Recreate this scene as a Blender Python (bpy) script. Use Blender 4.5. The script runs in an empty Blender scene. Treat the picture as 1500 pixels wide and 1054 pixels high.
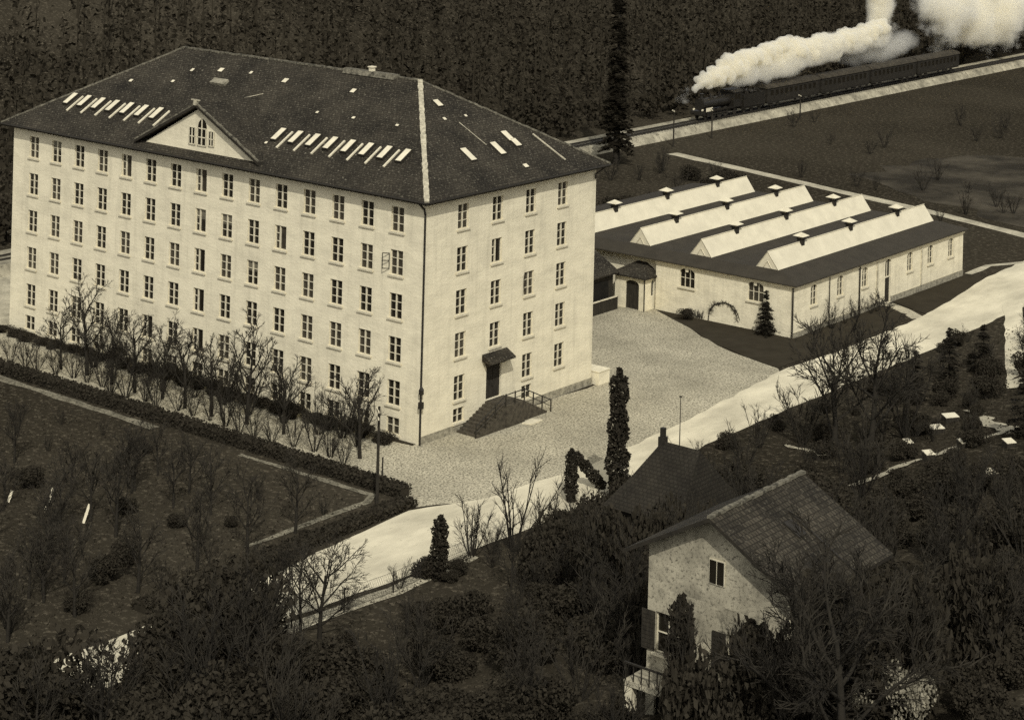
import bpy, math, random
from mathutils import Vector, Matrix
R = math.radians
rnd = random.Random(11)
SC = bpy.context.scene
C = SC.collection

# ------------------------------------------------------------------ camera model (solved from the photograph)
F, YAW, ROLL, PX, PY = 2987.86, 0.671216, 0.0251595, 750.0, -295.08
CAM = Vector((103.112, -120.317, 50.354))
FW = Vector((-math.sin(YAW), math.cos(YAW), 0)); RI = Vector((math.cos(YAW), math.sin(YAW), 0)); UP = Vector((0, 0, 1))
def ray(x, y):
    dx, dy = x - PX, y - PY; c, s = math.cos(ROLL), math.sin(ROLL)
    return FW * F + RI * (c * dx + s * dy) - UP * (-s * dx + c * dy)
def hit(x, y, P, n):
    d = ray(x, y); n = Vector(n); return CAM + d * ((Vector(P) - CAM).dot(n) / d.dot(n))
def hill(x, y=0):
    s = x - 21.5
    if s > 0: return 0.26 * s * s / (s + 6)
    s = -96 - x
    if s > 0: return 0.42 * s * s / (s + 25)
    return 0.0
def at(x, y):
    z = 0.0
    for i in range(40):
        q = hit(x, y, (0, 0, z), (0, 0, 1)); z = .5 * z + .5 * hill(q.x, q.y)
    return Vector((q.x, q.y, hill(q.x, q.y)))

# ------------------------------------------------------------------ materials
WARM = (1.0, 0.895, 0.62)
DARK = (1.0, 0.84, 0.56)
def col(v, t=WARM): return (v * t[0], v * t[1], v * t[2], 1)
MATS = {}
def mat(name, a, b=None, scale=1.0, rough=0.9, fine=None, bump=0.0, spec=0.2, stretch=(1, 1, 1), uv=False, lo=.35, hi=.65, tint=WARM, metal=0.0):
    """two tones mixed by noise; fine = (tone, scale, threshold) adds small flecks"""
    if name in MATS: return MATS[name]
    m = bpy.data.materials.new(name); m.use_nodes = True
    nt = m.node_tree; N = nt.nodes; L = nt.links; bs = N['Principled BSDF']
    bs.inputs['Roughness'].default_value = rough; bs.inputs['Specular IOR Level'].default_value = spec; bs.inputs['Metallic'].default_value = metal
    tc = N.new('ShaderNodeTexCoord'); mp = N.new('ShaderNodeMapping'); mp.inputs['Scale'].default_value = stretch
    L.new(tc.outputs['UV' if uv else 'Object'], mp.inputs['Vector'])
    if b is None: b = a
    nz = N.new('ShaderNodeTexNoise'); nz.inputs['Scale'].default_value = scale; nz.inputs['Detail'].default_value = 6; nz.inputs['Roughness'].default_value = .65
    L.new(mp.outputs[0], nz.inputs['Vector'])
    rp = N.new('ShaderNodeValToRGB'); rp.color_ramp.elements[0].position = lo; rp.color_ramp.elements[1].position = hi
    rp.color_ramp.elements[0].color = col(a, tint); rp.color_ramp.elements[1].color = col(b, tint)
    L.new(nz.outputs['Fac'], rp.inputs['Fac']); out = rp.outputs['Color']
    if fine:
        tone, fs, th = fine
        n2 = N.new('ShaderNodeTexNoise'); n2.inputs['Scale'].default_value = fs; n2.inputs['Detail'].default_value = 6; n2.inputs['Roughness'].default_value = .85
        L.new(mp.outputs[0], n2.inputs['Vector'])
        r2 = N.new('ShaderNodeValToRGB'); r2.color_ramp.elements[0].position = th - .04; r2.color_ramp.elements[1].position = th + .04
        r2.color_ramp.elements[0].color = (0, 0, 0, 1); r2.color_ramp.elements[1].color = (1, 1, 1, 1)
        L.new(n2.outputs['Fac'], r2.inputs['Fac'])
        mx = N.new('ShaderNodeMixRGB'); L.new(r2.outputs['Color'], mx.inputs['Fac']); L.new(out, mx.inputs['Color1']); mx.inputs['Color2'].default_value = col(tone, tint)
        out = mx.outputs['Color']
    L.new(out, bs.inputs['Base Color'])
    if bump:
        bp = N.new('ShaderNodeBump'); bp.inputs['Strength'].default_value = bump; bp.inputs['Distance'].default_value = .05
        nb = N.new('ShaderNodeTexNoise'); nb.inputs['Scale'].default_value = scale * 5; nb.inputs['Detail'].default_value = 4
        L.new(mp.outputs[0], nb.inputs['Vector']); L.new(nb.outputs['Fac'], bp.inputs['Height']); L.new(bp.outputs[0], bs.inputs['Normal'])
    MATS[name] = m
    return m
def tile_mat(name, a, b, mortar, w, h, fleck, rough=.85, bump=.6):
    if name in MATS: return MATS[name]
    m = bpy.data.materials.new(name); m.use_nodes = True
    nt = m.node_tree; N = nt.nodes; L = nt.links; bs = N['Principled BSDF']
    bs.inputs['Roughness'].default_value = rough; bs.inputs['Specular IOR Level'].default_value = .15
    tc = N.new('ShaderNodeTexCoord')
    br = N.new('ShaderNodeTexBrick'); br.inputs['Scale'].default_value = 1; br.inputs['Brick Width'].default_value = w; br.inputs['Row Height'].default_value = h
    br.inputs['Mortar Size'].default_value = .035; br.inputs['Mortar Smooth'].default_value = .3; br.inputs['Bias'].default_value = 0
    br.inputs['Color1'].default_value = col(a, DARK); br.inputs['Color2'].default_value = col(b, DARK); br.inputs['Mortar'].default_value = col(mortar, DARK)
    L.new(tc.outputs['UV'], br.inputs['Vector'])
    n1 = N.new('ShaderNodeTexNoise'); n1.inputs['Scale'].default_value = .35; n1.inputs['Detail'].default_value = 5
    L.new(tc.outputs['UV'], n1.inputs['Vector'])
    r1 = N.new('ShaderNodeValToRGB'); r1.color_ramp.elements[0].position = .3; r1.color_ramp.elements[1].position = .75
    r1.color_ramp.elements[0].color = (.55, .55, .55, 1); r1.color_ramp.elements[1].color = (1.6, 1.6, 1.6, 1)
    L.new(n1.outputs['Fac'], r1.inputs['Fac'])
    mu = N.new('ShaderNodeMixRGB'); mu.blend_type = 'MULTIPLY'; mu.inputs['Fac'].default_value = 1
    L.new(br.outputs['Color'], mu.inputs['Color1']); L.new(r1.outputs['Color'], mu.inputs['Color2'])
    n2 = N.new('ShaderNodeTexNoise'); n2.inputs['Scale'].default_value = 4.6; n2.inputs['Detail'].default_value = 3; n2.inputs['Roughness'].default_value = .8
    L.new(tc.outputs['UV'], n2.inputs['Vector'])
    r2 = N.new('ShaderNodeValToRGB'); r2.color_ramp.elements[0].position = .58; r2.color_ramp.elements[1].position = .70
    L.new(n2.outputs['Fac'], r2.inputs['Fac'])
    mx = N.new('ShaderNodeMixRGB'); L.new(r2.outputs['Color'], mx.inputs['Fac']); L.new(mu.outputs['Color'], mx.inputs['Color1']); mx.inputs['Color2'].default_value = col(fleck)
    L.new(mx.outputs['Color'], bs.inputs['Base Color'])
    bp = N.new('ShaderNodeBump'); bp.inputs['Strength'].default_value = bump; bp.inputs['Distance'].default_value = .04
    L.new(br.outputs['Fac'], bp.inputs['Height']); bp.invert = True; L.new(bp.outputs[0], bs.inputs['Normal'])
    MATS[name] = m
    return m

PLASTER = mat('limewashed plaster', .64, .80, .45, .95, fine=(.38, 7.5, .66), bump=.5, uv=True, stretch=(1, 2.4, 1), lo=.25, hi=.6)
PLASTER2 = mat('limewashed shed plaster', .62, .84, .5, .95, fine=(.36, 6.5, .655), bump=.5, uv=True, stretch=(1, 2.2, 1), lo=.25, hi=.6)
def streaks(m, amt=.22):
    nt = m.node_tree; N = nt.nodes; L = nt.links; bs = N['Principled BSDF']; src = bs.inputs['Base Color'].links[0].from_socket
    tc = N.new('ShaderNodeTexCoord'); out = src
    for sc, lo, hi, a in (((1.6, .1, 1), .5, .72, amt), ((.22, .3, 1), .5, .75, amt * .8), ((7, .9, 1), .58, .7, amt * .7)):
        mp = N.new('ShaderNodeMapping'); mp.inputs['Scale'].default_value = sc; L.new(tc.outputs['UV'], mp.inputs['Vector'])
        nz = N.new('ShaderNodeTexNoise'); nz.inputs['Scale'].default_value = 1; nz.inputs['Detail'].default_value = 6; nz.inputs['Roughness'].default_value = .65; L.new(mp.outputs[0], nz.inputs['Vector'])
        rp = N.new('ShaderNodeMapRange'); rp.inputs['From Min'].default_value = lo; rp.inputs['From Max'].default_value = hi; rp.inputs['To Min'].default_value = 0; rp.inputs['To Max'].default_value = a; L.new(nz.outputs['Fac'], rp.inputs['Value'])
        mx = N.new('ShaderNodeMixRGB'); mx.blend_type = 'MIX'; L.new(rp.outputs[0], mx.inputs['Fac']); L.new(out, mx.inputs['Color1']); mx.inputs['Color2'].default_value = col(.2); out = mx.outputs['Color']
    L.new(out, bs.inputs['Base Color'])
streaks(PLASTER); streaks(PLASTER2, .26)
STONE = mat('grey plinth stone', .16, .42, 2.2, .95, fine=(.08, 6, .62), bump=.5, uv=True)
TRIM = mat('pale painted trim', .62, .78, 2, .8)
SILL = mat('weathered sill stone', .5, .68, 4, .9)
FRAME = mat('white window paint', .55, .72, 3, .7)
GLASS = mat('dark window glass', .012, .02, 1.5, .12, spec=.35, tint=DARK)
GLASSW = mat('pale roof glazing', .66, .84, 1.2, .35, spec=.4)  # near-white tone set in the glazing colour of panes and lids
KERB = mat('grey garden gravel', .14, .3, .8, .95, fine=(.06, 4, .53), spec=.0)
LANT = mat('whitewashed lantern glazing', .62, .74, .6, .5, fine=(.5, 2.5, .68), spec=.3, uv=True)
TILE = tile_mat('dark weathered roof tiles', .03, .047, .022, .34, .26, .24)
TILE2 = tile_mat('villa roof tiles', .026, .06, .02, .24, .3, .12)
FELT = mat('tarred roof felt', .038, .05, .8, .9, fine=(.085, 7, .62), tint=DARK)
MORTAR = mat('pale ridge mortar', .3, .6, 3, .95, fine=(.15, 8, .6))
FASCIA = mat('dark eave boards', .02, .035, 2, .9, tint=DARK)
IRON = mat('dark iron', .018, .03, 5, .6, tint=DARK, spec=.3)
DSTONE = mat('dark step stone', .04, .09, 3, .9, tint=DARK, fine=(.12, 7, .66))
WOOD = mat('dark tarred boards', .018, .045, 2, .9, tint=DARK, stretch=(6, 6, .6))
POLEW = mat('tarred pole wood', .02, .04, 3, .9, tint=DARK)
BARK = mat('dark bark', .018, .03, 3, .95, tint=DARK)
BARK2 = mat('grey twig bark', .02, .04, 3, .95, tint=DARK)
LEAF = mat('dark evergreen foliage', .029, .039, 1.1, .9, tint=DARK, fine=(.3, 4.5, .715), spec=.05)  # pale flecks paint sunlit leaf glints into the foliage colour
LEAF2 = mat('dark needle foliage', .025, .035, 1.5, .9, tint=DARK, spec=.05)
PALELEAF = mat('pale blossom', .16, .34, 1.5, .9)
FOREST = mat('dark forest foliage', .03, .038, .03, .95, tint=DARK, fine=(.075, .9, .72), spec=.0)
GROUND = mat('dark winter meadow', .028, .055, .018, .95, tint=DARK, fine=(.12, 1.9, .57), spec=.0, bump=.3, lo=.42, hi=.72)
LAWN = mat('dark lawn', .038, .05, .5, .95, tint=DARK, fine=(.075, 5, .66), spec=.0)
FIELD = mat('dry grey meadow', .028, .11, .11, .95, tint=DARK, lo=.42, hi=.78, fine=(.12, 2.2, .64), spec=.05)
GRAVEL = mat('speckled yard gravel', .38, .62, .13, .95, fine=(.14, 6.0, .52), spec=.0, bump=.3)
GRAVEL2 = mat('pale path gravel', .34, .56, .5, .95, fine=(.16, 3.4, .58), spec=.05, bump=.3)
ROADM = mat('pale dusty road', .5, .78, .3, .95, fine=(.36, 2.6, .63), spec=.0, stretch=(1, .35, 1))
BALLAST = mat('pale ballast', .2, .46, .5, .95, fine=(.1, 1.6, .58), spec=.05)
LOCO = mat('black engine paint', .012, .022, 2, .5, tint=DARK, spec=.3)
COACH = mat('dark coach paint', .016, .03, 1.5, .7, tint=DARK, spec=.2)
STEAM = mat('white steam', .78, .84, .2, 1, spec=0)
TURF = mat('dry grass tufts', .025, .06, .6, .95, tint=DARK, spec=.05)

# ------------------------------------------------------------------ mesh builder
class MB:
    def __init__(s): s.v = []; s.f = []; s.m = []; s.mi = 0
    def add(s, vs, fs):
        o = len(s.v); s.v += [tuple(v) for v in vs]; s.f += [tuple(i + o for i in f) for f in fs]; s.m += [s.mi] * len(fs); return s
    def quad(s, a, b, c, d): return s.add([a, b, c, d], [(0, 1, 2, 3)])
    def box(s, x0, x1, y0, y1, z0, z1):
        return s.add([(x0, y0, z0), (x1, y0, z0), (x1, y1, z0), (x0, y1, z0), (x0, y0, z1), (x1, y0, z1), (x1, y1, z1), (x0, y1, z1)],
                     [(0, 3, 2, 1), (4, 5, 6, 7), (0, 1, 5, 4), (1, 2, 6, 5), (2, 3, 7, 6), (3, 0, 4, 7)])
    def obox(s, c, ax, ay, az):
        """box from centre and three half-axis vectors"""
        c, ax, ay, az = map(Vector, (c, ax, ay, az)); vs = []
        for k in (-1, 1):
            for i, j in ((-1, -1), (1, -1), (1, 1), (-1, 1)): vs.append(c + ax * i + ay * j + az * k)
        return s.add(vs, [(0, 3, 2, 1), (4, 5, 6, 7), (0, 1, 5, 4), (1, 2, 6, 5), (2, 3, 7, 6), (3, 0, 4, 7)])
    def tube(s, pts, rad, n=6, cap=True):
        pts = [Vector(p) for p in pts]; o = len(s.v); prev = None
        for i, p in enumerate(pts):
            d = (pts[min(i + 1, len(pts) - 1)] - pts[max(i - 1, 0)])
            d = d.normalized() if d.length > 1e-9 else Vector((0, 0, 1))
            if prev is None: prev = Vector((1, 0, 0)) if abs(d.x) < .8 else Vector((0, 1, 0))
            a = (prev - d * prev.dot(d)).normalized(); b = d.cross(a); prev = a
            r = rad[i] if isinstance(rad, (list, tuple)) else rad
            for k in range(n):
                t = 2 * math.pi * k / n; s.v.append(tuple(p + a * (r * math.cos(t)) + b * (r * math.sin(t))))
        for i in range(len(pts) - 1):
            for k in range(n):
                k2 = (k + 1) % n; s.f.append((o + i * n + k, o + i * n + k2, o + (i + 1) * n + k2, o + (i + 1) * n + k)); s.m.append(s.mi)
        if cap:
            s.f.append(tuple(o + k for k in reversed(range(n)))); s.m.append(s.mi)
            e = o + (len(pts) - 1) * n; s.f.append(tuple(e + k for k in range(n))); s.m.append(s.mi)
        return s
    def prism(s, poly, off):
        """closed prism from a polygon and an offset vector"""
        n = len(poly); off = Vector(off); a = [Vector(p) for p in poly]; b = [p + off for p in a]
        return s.add(a + b, [tuple(range(n - 1, -1, -1)), tuple(range(n, 2 * n))] + [(i, (i + 1) % n, n + (i + 1) % n, n + i) for i in range(n)])
    def mesh(s, name, mats, uv=True, smooth=False):
        me = bpy.data.meshes.new(name); me.from_pydata(s.v, [], s.f)
        if not isinstance(mats, (list, tuple)): mats = [mats]
        for m in mats: me.materials.append(m)
        if len(mats) > 1: me.polygons.foreach_set('material_index', s.m)
        if smooth: me.polygons.foreach_set('use_smooth', [True] * len(s.f))
        if uv:
            ul = me.uv_layers.new(name='UVMap').data
            for p in me.polygons:
                n = p.normal
                u = Vector((0, 0, 1)).cross(n)
                u = u.normalized() if u.length > .02 else Vector((1, 0, 0))
                w = n.cross(u)
                for li in p.loop_indices:
                    c = me.vertices[me.loops[li].vertex_index].co; ul[li].uv = (c.dot(u), c.dot(w))
        me.update()
        return me
    def build(s, name, mats, parent=None, uv=True, smooth=False):
        return link(name, s.mesh(name, mats, uv, smooth), parent)
def link(name, me, parent=None, loc=None, rz=0):
    o = bpy.data.objects.new(name, me); C.objects.link(o)
    if parent: o.parent = parent
    if loc is not None: o.location = loc
    if rz: o.rotation_euler = (0, 0, rz)
    return o
def tag(o, label, cat, group=None, kind=None):
    o['label'] = label
    if cat: o['category'] = cat
    if group: o['group'] = group
    if kind: o['kind'] = kind
    return o
def struct(o, label, cat='ground'):
    o['kind'] = 'structure'; o['label'] = label; o['category'] = cat; return o
def thing(name, label, cat, loc=(0, 0, 0), rz=0, group=None):
    o = bpy.data.objects.new(name, None); C.objects.link(o); o.location = loc; o.rotation_euler = (0, 0, rz); o.empty_display_size = .5
    return tag(o, label, cat, group)
def dup(root, loc, rz, sc=1.0, label=None, group=None, name=None):
    def cp(o, par):
        c = o.copy(); C.objects.link(c)
        if par: c.parent = par
        for ch in o.children: cp(ch, c)
        return c
    r = cp(root, None); r.location = loc; r.rotation_euler = (0, 0, rz); r.scale = sc if isinstance(sc, (tuple, list)) else (sc, sc, sc)
    if label: r['label'] = label
    if group: r['group'] = group
    elif 'group' in r: del r['group']
    return r

# ------------------------------------------------------------------ world, sun, camera
SUN_EL, SUN_AZ = R(43), None
sdir = Vector((0.70, -0.70, 0)).normalized()            # towards the sun, on plan
w = bpy.data.worlds.new('World'); SC.world = w; w.use_nodes = True
nt = w.node_tree; bg = nt.nodes['Background']
sky = nt.nodes.new('ShaderNodeTexSky'); sky.sky_type = 'NISHITA'; sky.sun_disc = False
sky.sun_elevation = SUN_EL; sky.sun_rotation = math.atan2(sdir.x, sdir.y)
hs = nt.nodes.new('ShaderNodeHueSaturation'); hs.inputs['Saturation'].default_value = .12
nt.links.new(sky.outputs[0], hs.inputs['Color']); nt.links.new(hs.outputs[0], bg.inputs['Color']); bg.inputs['Strength'].default_value = .15
sl = bpy.data.lights.new('sun', 'SUN'); sl.energy = 2.5; sl.angle = R(.6); sl.color = (1, .985, .95)
so = bpy.data.objects.new('sun', sl); C.objects.link(so)
tosun = Vector((sdir.x * math.cos(SUN_EL), sdir.y * math.cos(SUN_EL), math.sin(SUN_EL)))
so.rotation_euler = tosun.to_track_quat('Z', 'Y').to_euler(); so.location = (60, -60, 120)
cd = bpy.data.cameras.new('camera'); cam = bpy.data.objects.new('camera', cd); C.objects.link(cam); SC.camera = cam
cd.sensor_width = 36; cd.sensor_fit = 'HORIZONTAL'; cd.lens = F / 1500 * 36
cd.shift_x = 0; cd.shift_y = -(527 - PY) / 1500; cd.clip_start = .5; cd.clip_end = 3000
cr, sr = math.cos(ROLL), math.sin(ROLL)
rx = RI * cr + UP * sr; ux = UP * cr - RI * sr      # image axes after the photograph's small tilt
M = Matrix((rx, ux, -FW)).transposed().to_4x4(); M.translation = CAM; cam.matrix_world = M
SC.view_settings.view_transform = 'Standard'; SC.view_settings.look = 'None'; SC.view_settings.exposure = 0; SC.view_settings.gamma = 1
SC.cycles.max_bounces = 12; SC.cycles.diffuse_bounces = 2; SC.cycles.volume_bounces = 10; SC.cycles.transparent_max_bounces = 6
SC.cycles.use_denoising = False

# ------------------------------------------------------------------ ground
def axis(lo, hi, fine_lo, fine_hi, step, coarse):
    a = []; x = lo
    while x < fine_lo: a.append(x); x += coarse
    x = fine_lo
    while x < fine_hi: a.append(x); x += step
    x = fine_hi
    while x < hi: a.append(x); x += coarse
    a.append(hi); return a
xs = axis(-900, 260, -110, 130, 2.0, 20); ys = axis(-400, 1100, -120, 300, 8, 40)
g = MB(); r2 = random.Random(5)
for y in ys:
    for x in xs:
        z = hill(x, y)
        if z > .6: z += r2.uniform(-.12, .12) * min(1, z)
        g.v.append((x, y, z))
nx = len(xs)
for j in range(len(ys) - 1):
    for i in range(nx - 1):
        g.f.append((j * nx + i, j * nx + i + 1, (j + 1) * nx + i + 1, (j + 1) * nx + i)); g.m.append(0)
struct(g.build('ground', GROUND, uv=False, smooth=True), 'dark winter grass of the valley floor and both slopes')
def sheet(name, pts, z, m, label, cat, wob=0.0, seg=1.5):
    """flat ground sheet with a slightly ragged outline"""
    q = []; n = len(pts); rr = random.Random(len(pts) * 7 + int(abs(pts[0][0]) * 10))
    for i in range(n):
        a = Vector((*pts[i][:2], 0)); b = Vector((*pts[(i + 1) % n][:2], 0)); k = max(1, int((b - a).length / seg)) if wob else 1
        d = (b - a).normalized(); nn = Vector((-d.y, d.x, 0))
        for t in range(k):
            p = a.lerp(b, t / k)
            if wob and t: p += nn * rr.uniform(-wob, wob)
            q.append((p.x, p.y, z + (hill(p.x, p.y) if wob else 0)))
    return struct(MB().add(q, [tuple(range(len(q)))]).build(name, m, uv=False), label, cat)
def strip(name, line, wd, z, m, label, cat='path', wob=.15, step=2.0):
    """path following the terrain along a polyline"""
    P = [Vector((*p[:2], 0)) for p in line]; pts = []
    for a, b in zip(P, P[1:]):
        k = max(1, int((b - a).length / step))
        for t in range(k): pts.append(a.lerp(b, t / k))
    pts.append(P[-1]); mb = MB(); rr = random.Random(int(abs(P[0].x) * 9) + 3)
    L = []; Rr = []
    for i, p in enumerate(pts):
        d = (pts[min(i + 1, len(pts) - 1)] - pts[max(i - 1, 0)]).normalized(); n = Vector((-d.y, d.x, 0))
        a = p + n * (wd / 2 + rr.uniform(-wob, wob)); b = p - n * (wd / 2 + rr.uniform(-wob, wob))
        L.append((a.x, a.y, hill(a.x, a.y) + z)); Rr.append((b.x, b.y, hill(b.x, b.y) + z))
    n = len(L); mb.add(L + Rr, [(i, n + i, n + i + 1, i + 1) for i in range(n - 1)])
    return struct(mb.build(name, m, uv=False), label, cat)

sheet('yard', [(8.9, -10.6), (7.2, -9.5), (1, -8.8), (-12, -8.6), (-27, -8.3), (-44, -8.0), (-58, -7.0), (-60, -3), (-51, -.6), (-.3, -.5), (.3, 23), (-2, 26), (-20, 38), (-17, 46.2), (-10.7, 48.4),
               (-5.5, 45), (.9, 41), (5.2, 39.3), (9.3, 38.1), (11.0, 36), (12.6, 20), (13.6, 5), (12.6, -5)], .02, GRAVEL, 'speckled grey gravel yard between mill, shed and road', 'yard', .22)
sheet('gravel_apron', [(-51, -1.5), (-50.6, 22), (-66, 24), (-76, 12), (-68, -4)], .018, GRAVEL2, 'pale gravel apron beyond the far end of the mill', 'yard', .3)
sheet('road', [(9.9, 37.4), (10.4, 50), (10.2, 62), (9.2, 72), (7.6, 82), (6.8, 96), (5.5, 130), (12.5, 130), (14.3, 96), (16.0, 72), (16.5, 50), (16.3, 30), (16.4, 17), (17.2, 4), (17.5, -8), (16.9, -20), (16.0, -30),
               (15.3, -43), (14, -58), (12, -90), (4, -90), (8, -60), (10.2, -44), (10.6, -30), (9.7, -20), (9.0, -11.5), (11.4, -6), (12.6, 5.6), (11.8, 20)], .035, ROADM, 'broad pale dusty road running past the mill yard', 'road', .16)
sheet('meadow', [(-34, 128), (-20, 121), (2, 112.5), (6, 128), (3, 165), (-14, 172), (-30, 150)], .012, FIELD, 'dry grey meadow between field path and railway', 'meadow', 2.6, 3)
sheet('lawn', [(-10.7, 47.9), (-5.5, 45), (.9, 41), (5.2, 39.3), (9.3, 38.1), (9.8, 48), (9.6, 58), (8.6, 64.0), (7.0, 64.2), (5.1, 64.9), (5.1, 47.9)], .05, LAWN, 'dark lawn wrapped round the near corner of the shed', 'lawn', .12)
sheet('lawn', [(5.1, 67.6), (7.6, 66.4), (9.9, 65.4), (9.3, 72), (8.2, 79), (7.4, 84.3), (5.3, 84)], .05, LAWN, 'dark lawn strip beyond the shed side door', 'lawn', .12)
strip('footpath', [(5.1, 66.4), (7.4, 65.3), (10.2, 63.2)], 1.5, .03, GRAVEL2, 'short pale path from the shed side door to the road')
strip('garden_path', [(-50, -10.6), (-30, -10.9), (-18, -11.0)], .9, .03, KERB, 'thin pale garden path behind the long hedge, far part')
strip('garden_path', [(-8.5, -11.0), (4.9, -10.9), (5.6, -12.2), (5.7, -18), (5.5, -24)], .6, .03, KERB, 'thin pale garden path turning at the hedge corner')
strip('field_path', [(-60, 124), (-13, 112.5), (1, 108), (8, 106)], 2.0, .03, GRAVEL2, 'pale field path running behind the shed')
strip('field_path', [(-120, -3), (-84, 25), (-66, 39)], 3.2, .03, GRAVEL2, 'pale field path far left behind the mill')
strip('field_path', [(8.5, 97), (5, 90), (5.2, 84.6)], .9, .04, GRAVEL2, 'thin pale path along the far edge of the shed lawn')
strip('side_road', [tuple(at(1483, 448)), tuple(at(1488, 500)), tuple(at(1492, 568))], 1.9, .05, ROADM, 'narrow pale side road coming down from the main road at the right edge', 'road')
strip('garden_path', [tuple(at(1250, 712)), tuple(at(1330, 678)), tuple(at(1420, 650)), tuple(at(1530, 612))], .7, .05, GRAVEL2, 'pale path crossing the hillside garden on the right', wob=.25, step=.8)
strip('garden_path', [tuple(at(1420, 600)), tuple(at(1455, 622)), tuple(at(1500, 640))], 1.2, .05, GRAVEL2, 'short pale path below the hedge at the right edge', wob=.3, step=.8)

strip('garden_path', [tuple(at(1296, 748)), tuple(at(1345, 728)), tuple(at(1400, 702))], .6, .06, GRAVEL2, 'short pale path fragment among the shrubs below the garden path', wob=.25, step=.6)
strip('garden_path', [tuple(at(1150, 652)), tuple(at(1185, 660)), tuple(at(1206, 657))], .45, .06, GRAVEL2, 'short pale path fragment beneath the roadside trees', wob=.2, step=.5)
# railway bank, rails
bank = MB()
ya, yb = -160, 620
bank.add([(-76, ya, 0), (-73.2, ya, 1.0), (-67.8, ya, 1.0), (-66.9, ya, -.02), (-76, yb, 0), (-73.2, yb, 1.0), (-67.8, yb, 1.0), (-66.9, yb, -.02)], [(0, 1, 5, 4), (1, 2, 6, 5), (2, 3, 7, 6)])
struct(bank.build('railway_bank', BALLAST, uv=False), 'pale ballast bank carrying the railway', 'railway')
rl = MB()
for x in (-70.75, -69.25): rl.box(x - .05, x + .05, ya, yb, 1.08, 1.24)
y = 90
while y < 330: rl.box(-71.3, -68.7, y, y + .25, .98, 1.08); y += .75
struct(rl.build('railway_track', IRON, uv=False), 'dark rails and sleepers on the ballast bank', 'railway')

# ------------------------------------------------------------------ wall with openings
def facade(mb, O, u, n, width, z0, z1, ops, depth=.28):
    """wall sheet with real openings; ops = (u0, u1, z0, z1); reveals go inwards"""
    O, u, n = Vector(O), Vector(u), Vector(n)
    P = lambda a, z, d=0: O + u * a + Vector((0, 0, z)) - n * d
    us = sorted({0, width, *[o[0] for o in ops], *[o[1] for o in ops]}); zs = sorted({z0, z1, *[o[2] for o in ops], *[o[3] for o in ops]})
    flip = u.cross(Vector((0, 0, 1))).dot(n) < 0
    for a, b in zip(us, us[1:]):
        for c, d in zip(zs, zs[1:]):
            if any(o[0] <= a + 1e-6 and b <= o[1] + 1e-6 and o[2] <= c + 1e-6 and d <= o[3] + 1e-6 for o in ops): continue
            q = [P(a, c), P(b, c), P(b, d), P(a, d)]
            mb.quad(*(q[::-1] if flip else q))
    for a, b, c, d in ops:
        mb.quad(P(a, c), P(a, c, depth), P(a, d, depth), P(a, d)); mb.quad(P(b, c, depth), P(b, c), P(b, d), P(b, d, depth))
        mb.quad(P(a, d), P(a, d, depth), P(b, d, depth), P(b, d)); mb.quad(P(a, c, depth), P(a, c), P(b, c), P(b, c, depth))

def window_meshes(wd, ht, rows=3, arch=0.0, cols=2, mull=.11, bar=.045, edge=.05):
    """local: X across, Y outwards, Z up from the bottom of the opening"""
    fr = MB(); y0, y1 = -.2, -.12; h = wd / 2
    fr.box(-h, -h + edge, y0, y1, 0, ht); fr.box(h - edge, h, y0, y1, 0, ht)
    fr.box(-h + edge, h - edge, y0, y1, 0, edge); fr.box(-h + edge, h - edge, y0, y1, ht - edge, ht)
    for c in range(1, cols):
        x = -h + wd * c / cols; m = mull if cols == 2 else bar
        fr.box(x - m / 2, x + m / 2, y0 + .004, y1 + .03, edge, ht - edge)
    for r in range(1, rows):
        z = ht * r / rows
        for c in range(cols):
            a = -h + wd * c / cols + (mull / 2 if c else edge); b = -h + wd * (c + 1) / cols - (mull / 2 if c < cols - 1 else edge)
            fr.box(a, b, y0 + .006, y1 - .004, z - bar / 2, z + bar / 2)
    gl = MB(); gl.box(-h + .01, h - .01, -.245, -.215, .01, ht - .01)
    sl = MB(); sl.box(-h - .14, h + .14, -.02, .15, -.13, -.003)
    return fr.mesh('window_frame', FRAME, uv=False), gl.mesh('pane', GLASS, uv=False), sl.mesh('sill', SILL, uv=False)
GLASS2 = mat('greyer window glass', .03, .07, 1.2, .2, spec=.35, tint=DARK)
CURT = mat('glass over grey blind', .1, .18, 1.2, .3, spec=.35)
PV = {}; wr = random.Random(6)
def put_window(ms, parent, loc, rz, name='window'):
    f = link(name, ms[0], parent, loc, rz); t = wr.random(); k = (ms[1].name, 0 if t < .62 else (1 if t < .93 else 2))
    if k not in PV:
        m2 = ms[1].copy()
        if k[1] == 1: m2.materials[0] = GLASS2
        if k[1] == 2:
            m2.materials.append(CURT); b = MB(); zs = [v.co.z for v in ms[1].vertices]; xs_ = [v.co.x for v in ms[1].vertices]; ht = max(zs)
            b.box(min(xs_), max(xs_), -.245, -.215, .01, ht * .55); b.mi = 1; b.box(min(xs_), max(xs_), -.245, -.214, ht * .55 + .002, ht); m2 = b.mesh('pane', [GLASS, CURT], uv=False)
        PV[k] = m2
    link('pane', PV[k], f); link('sill', ms[2], f); return f

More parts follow.
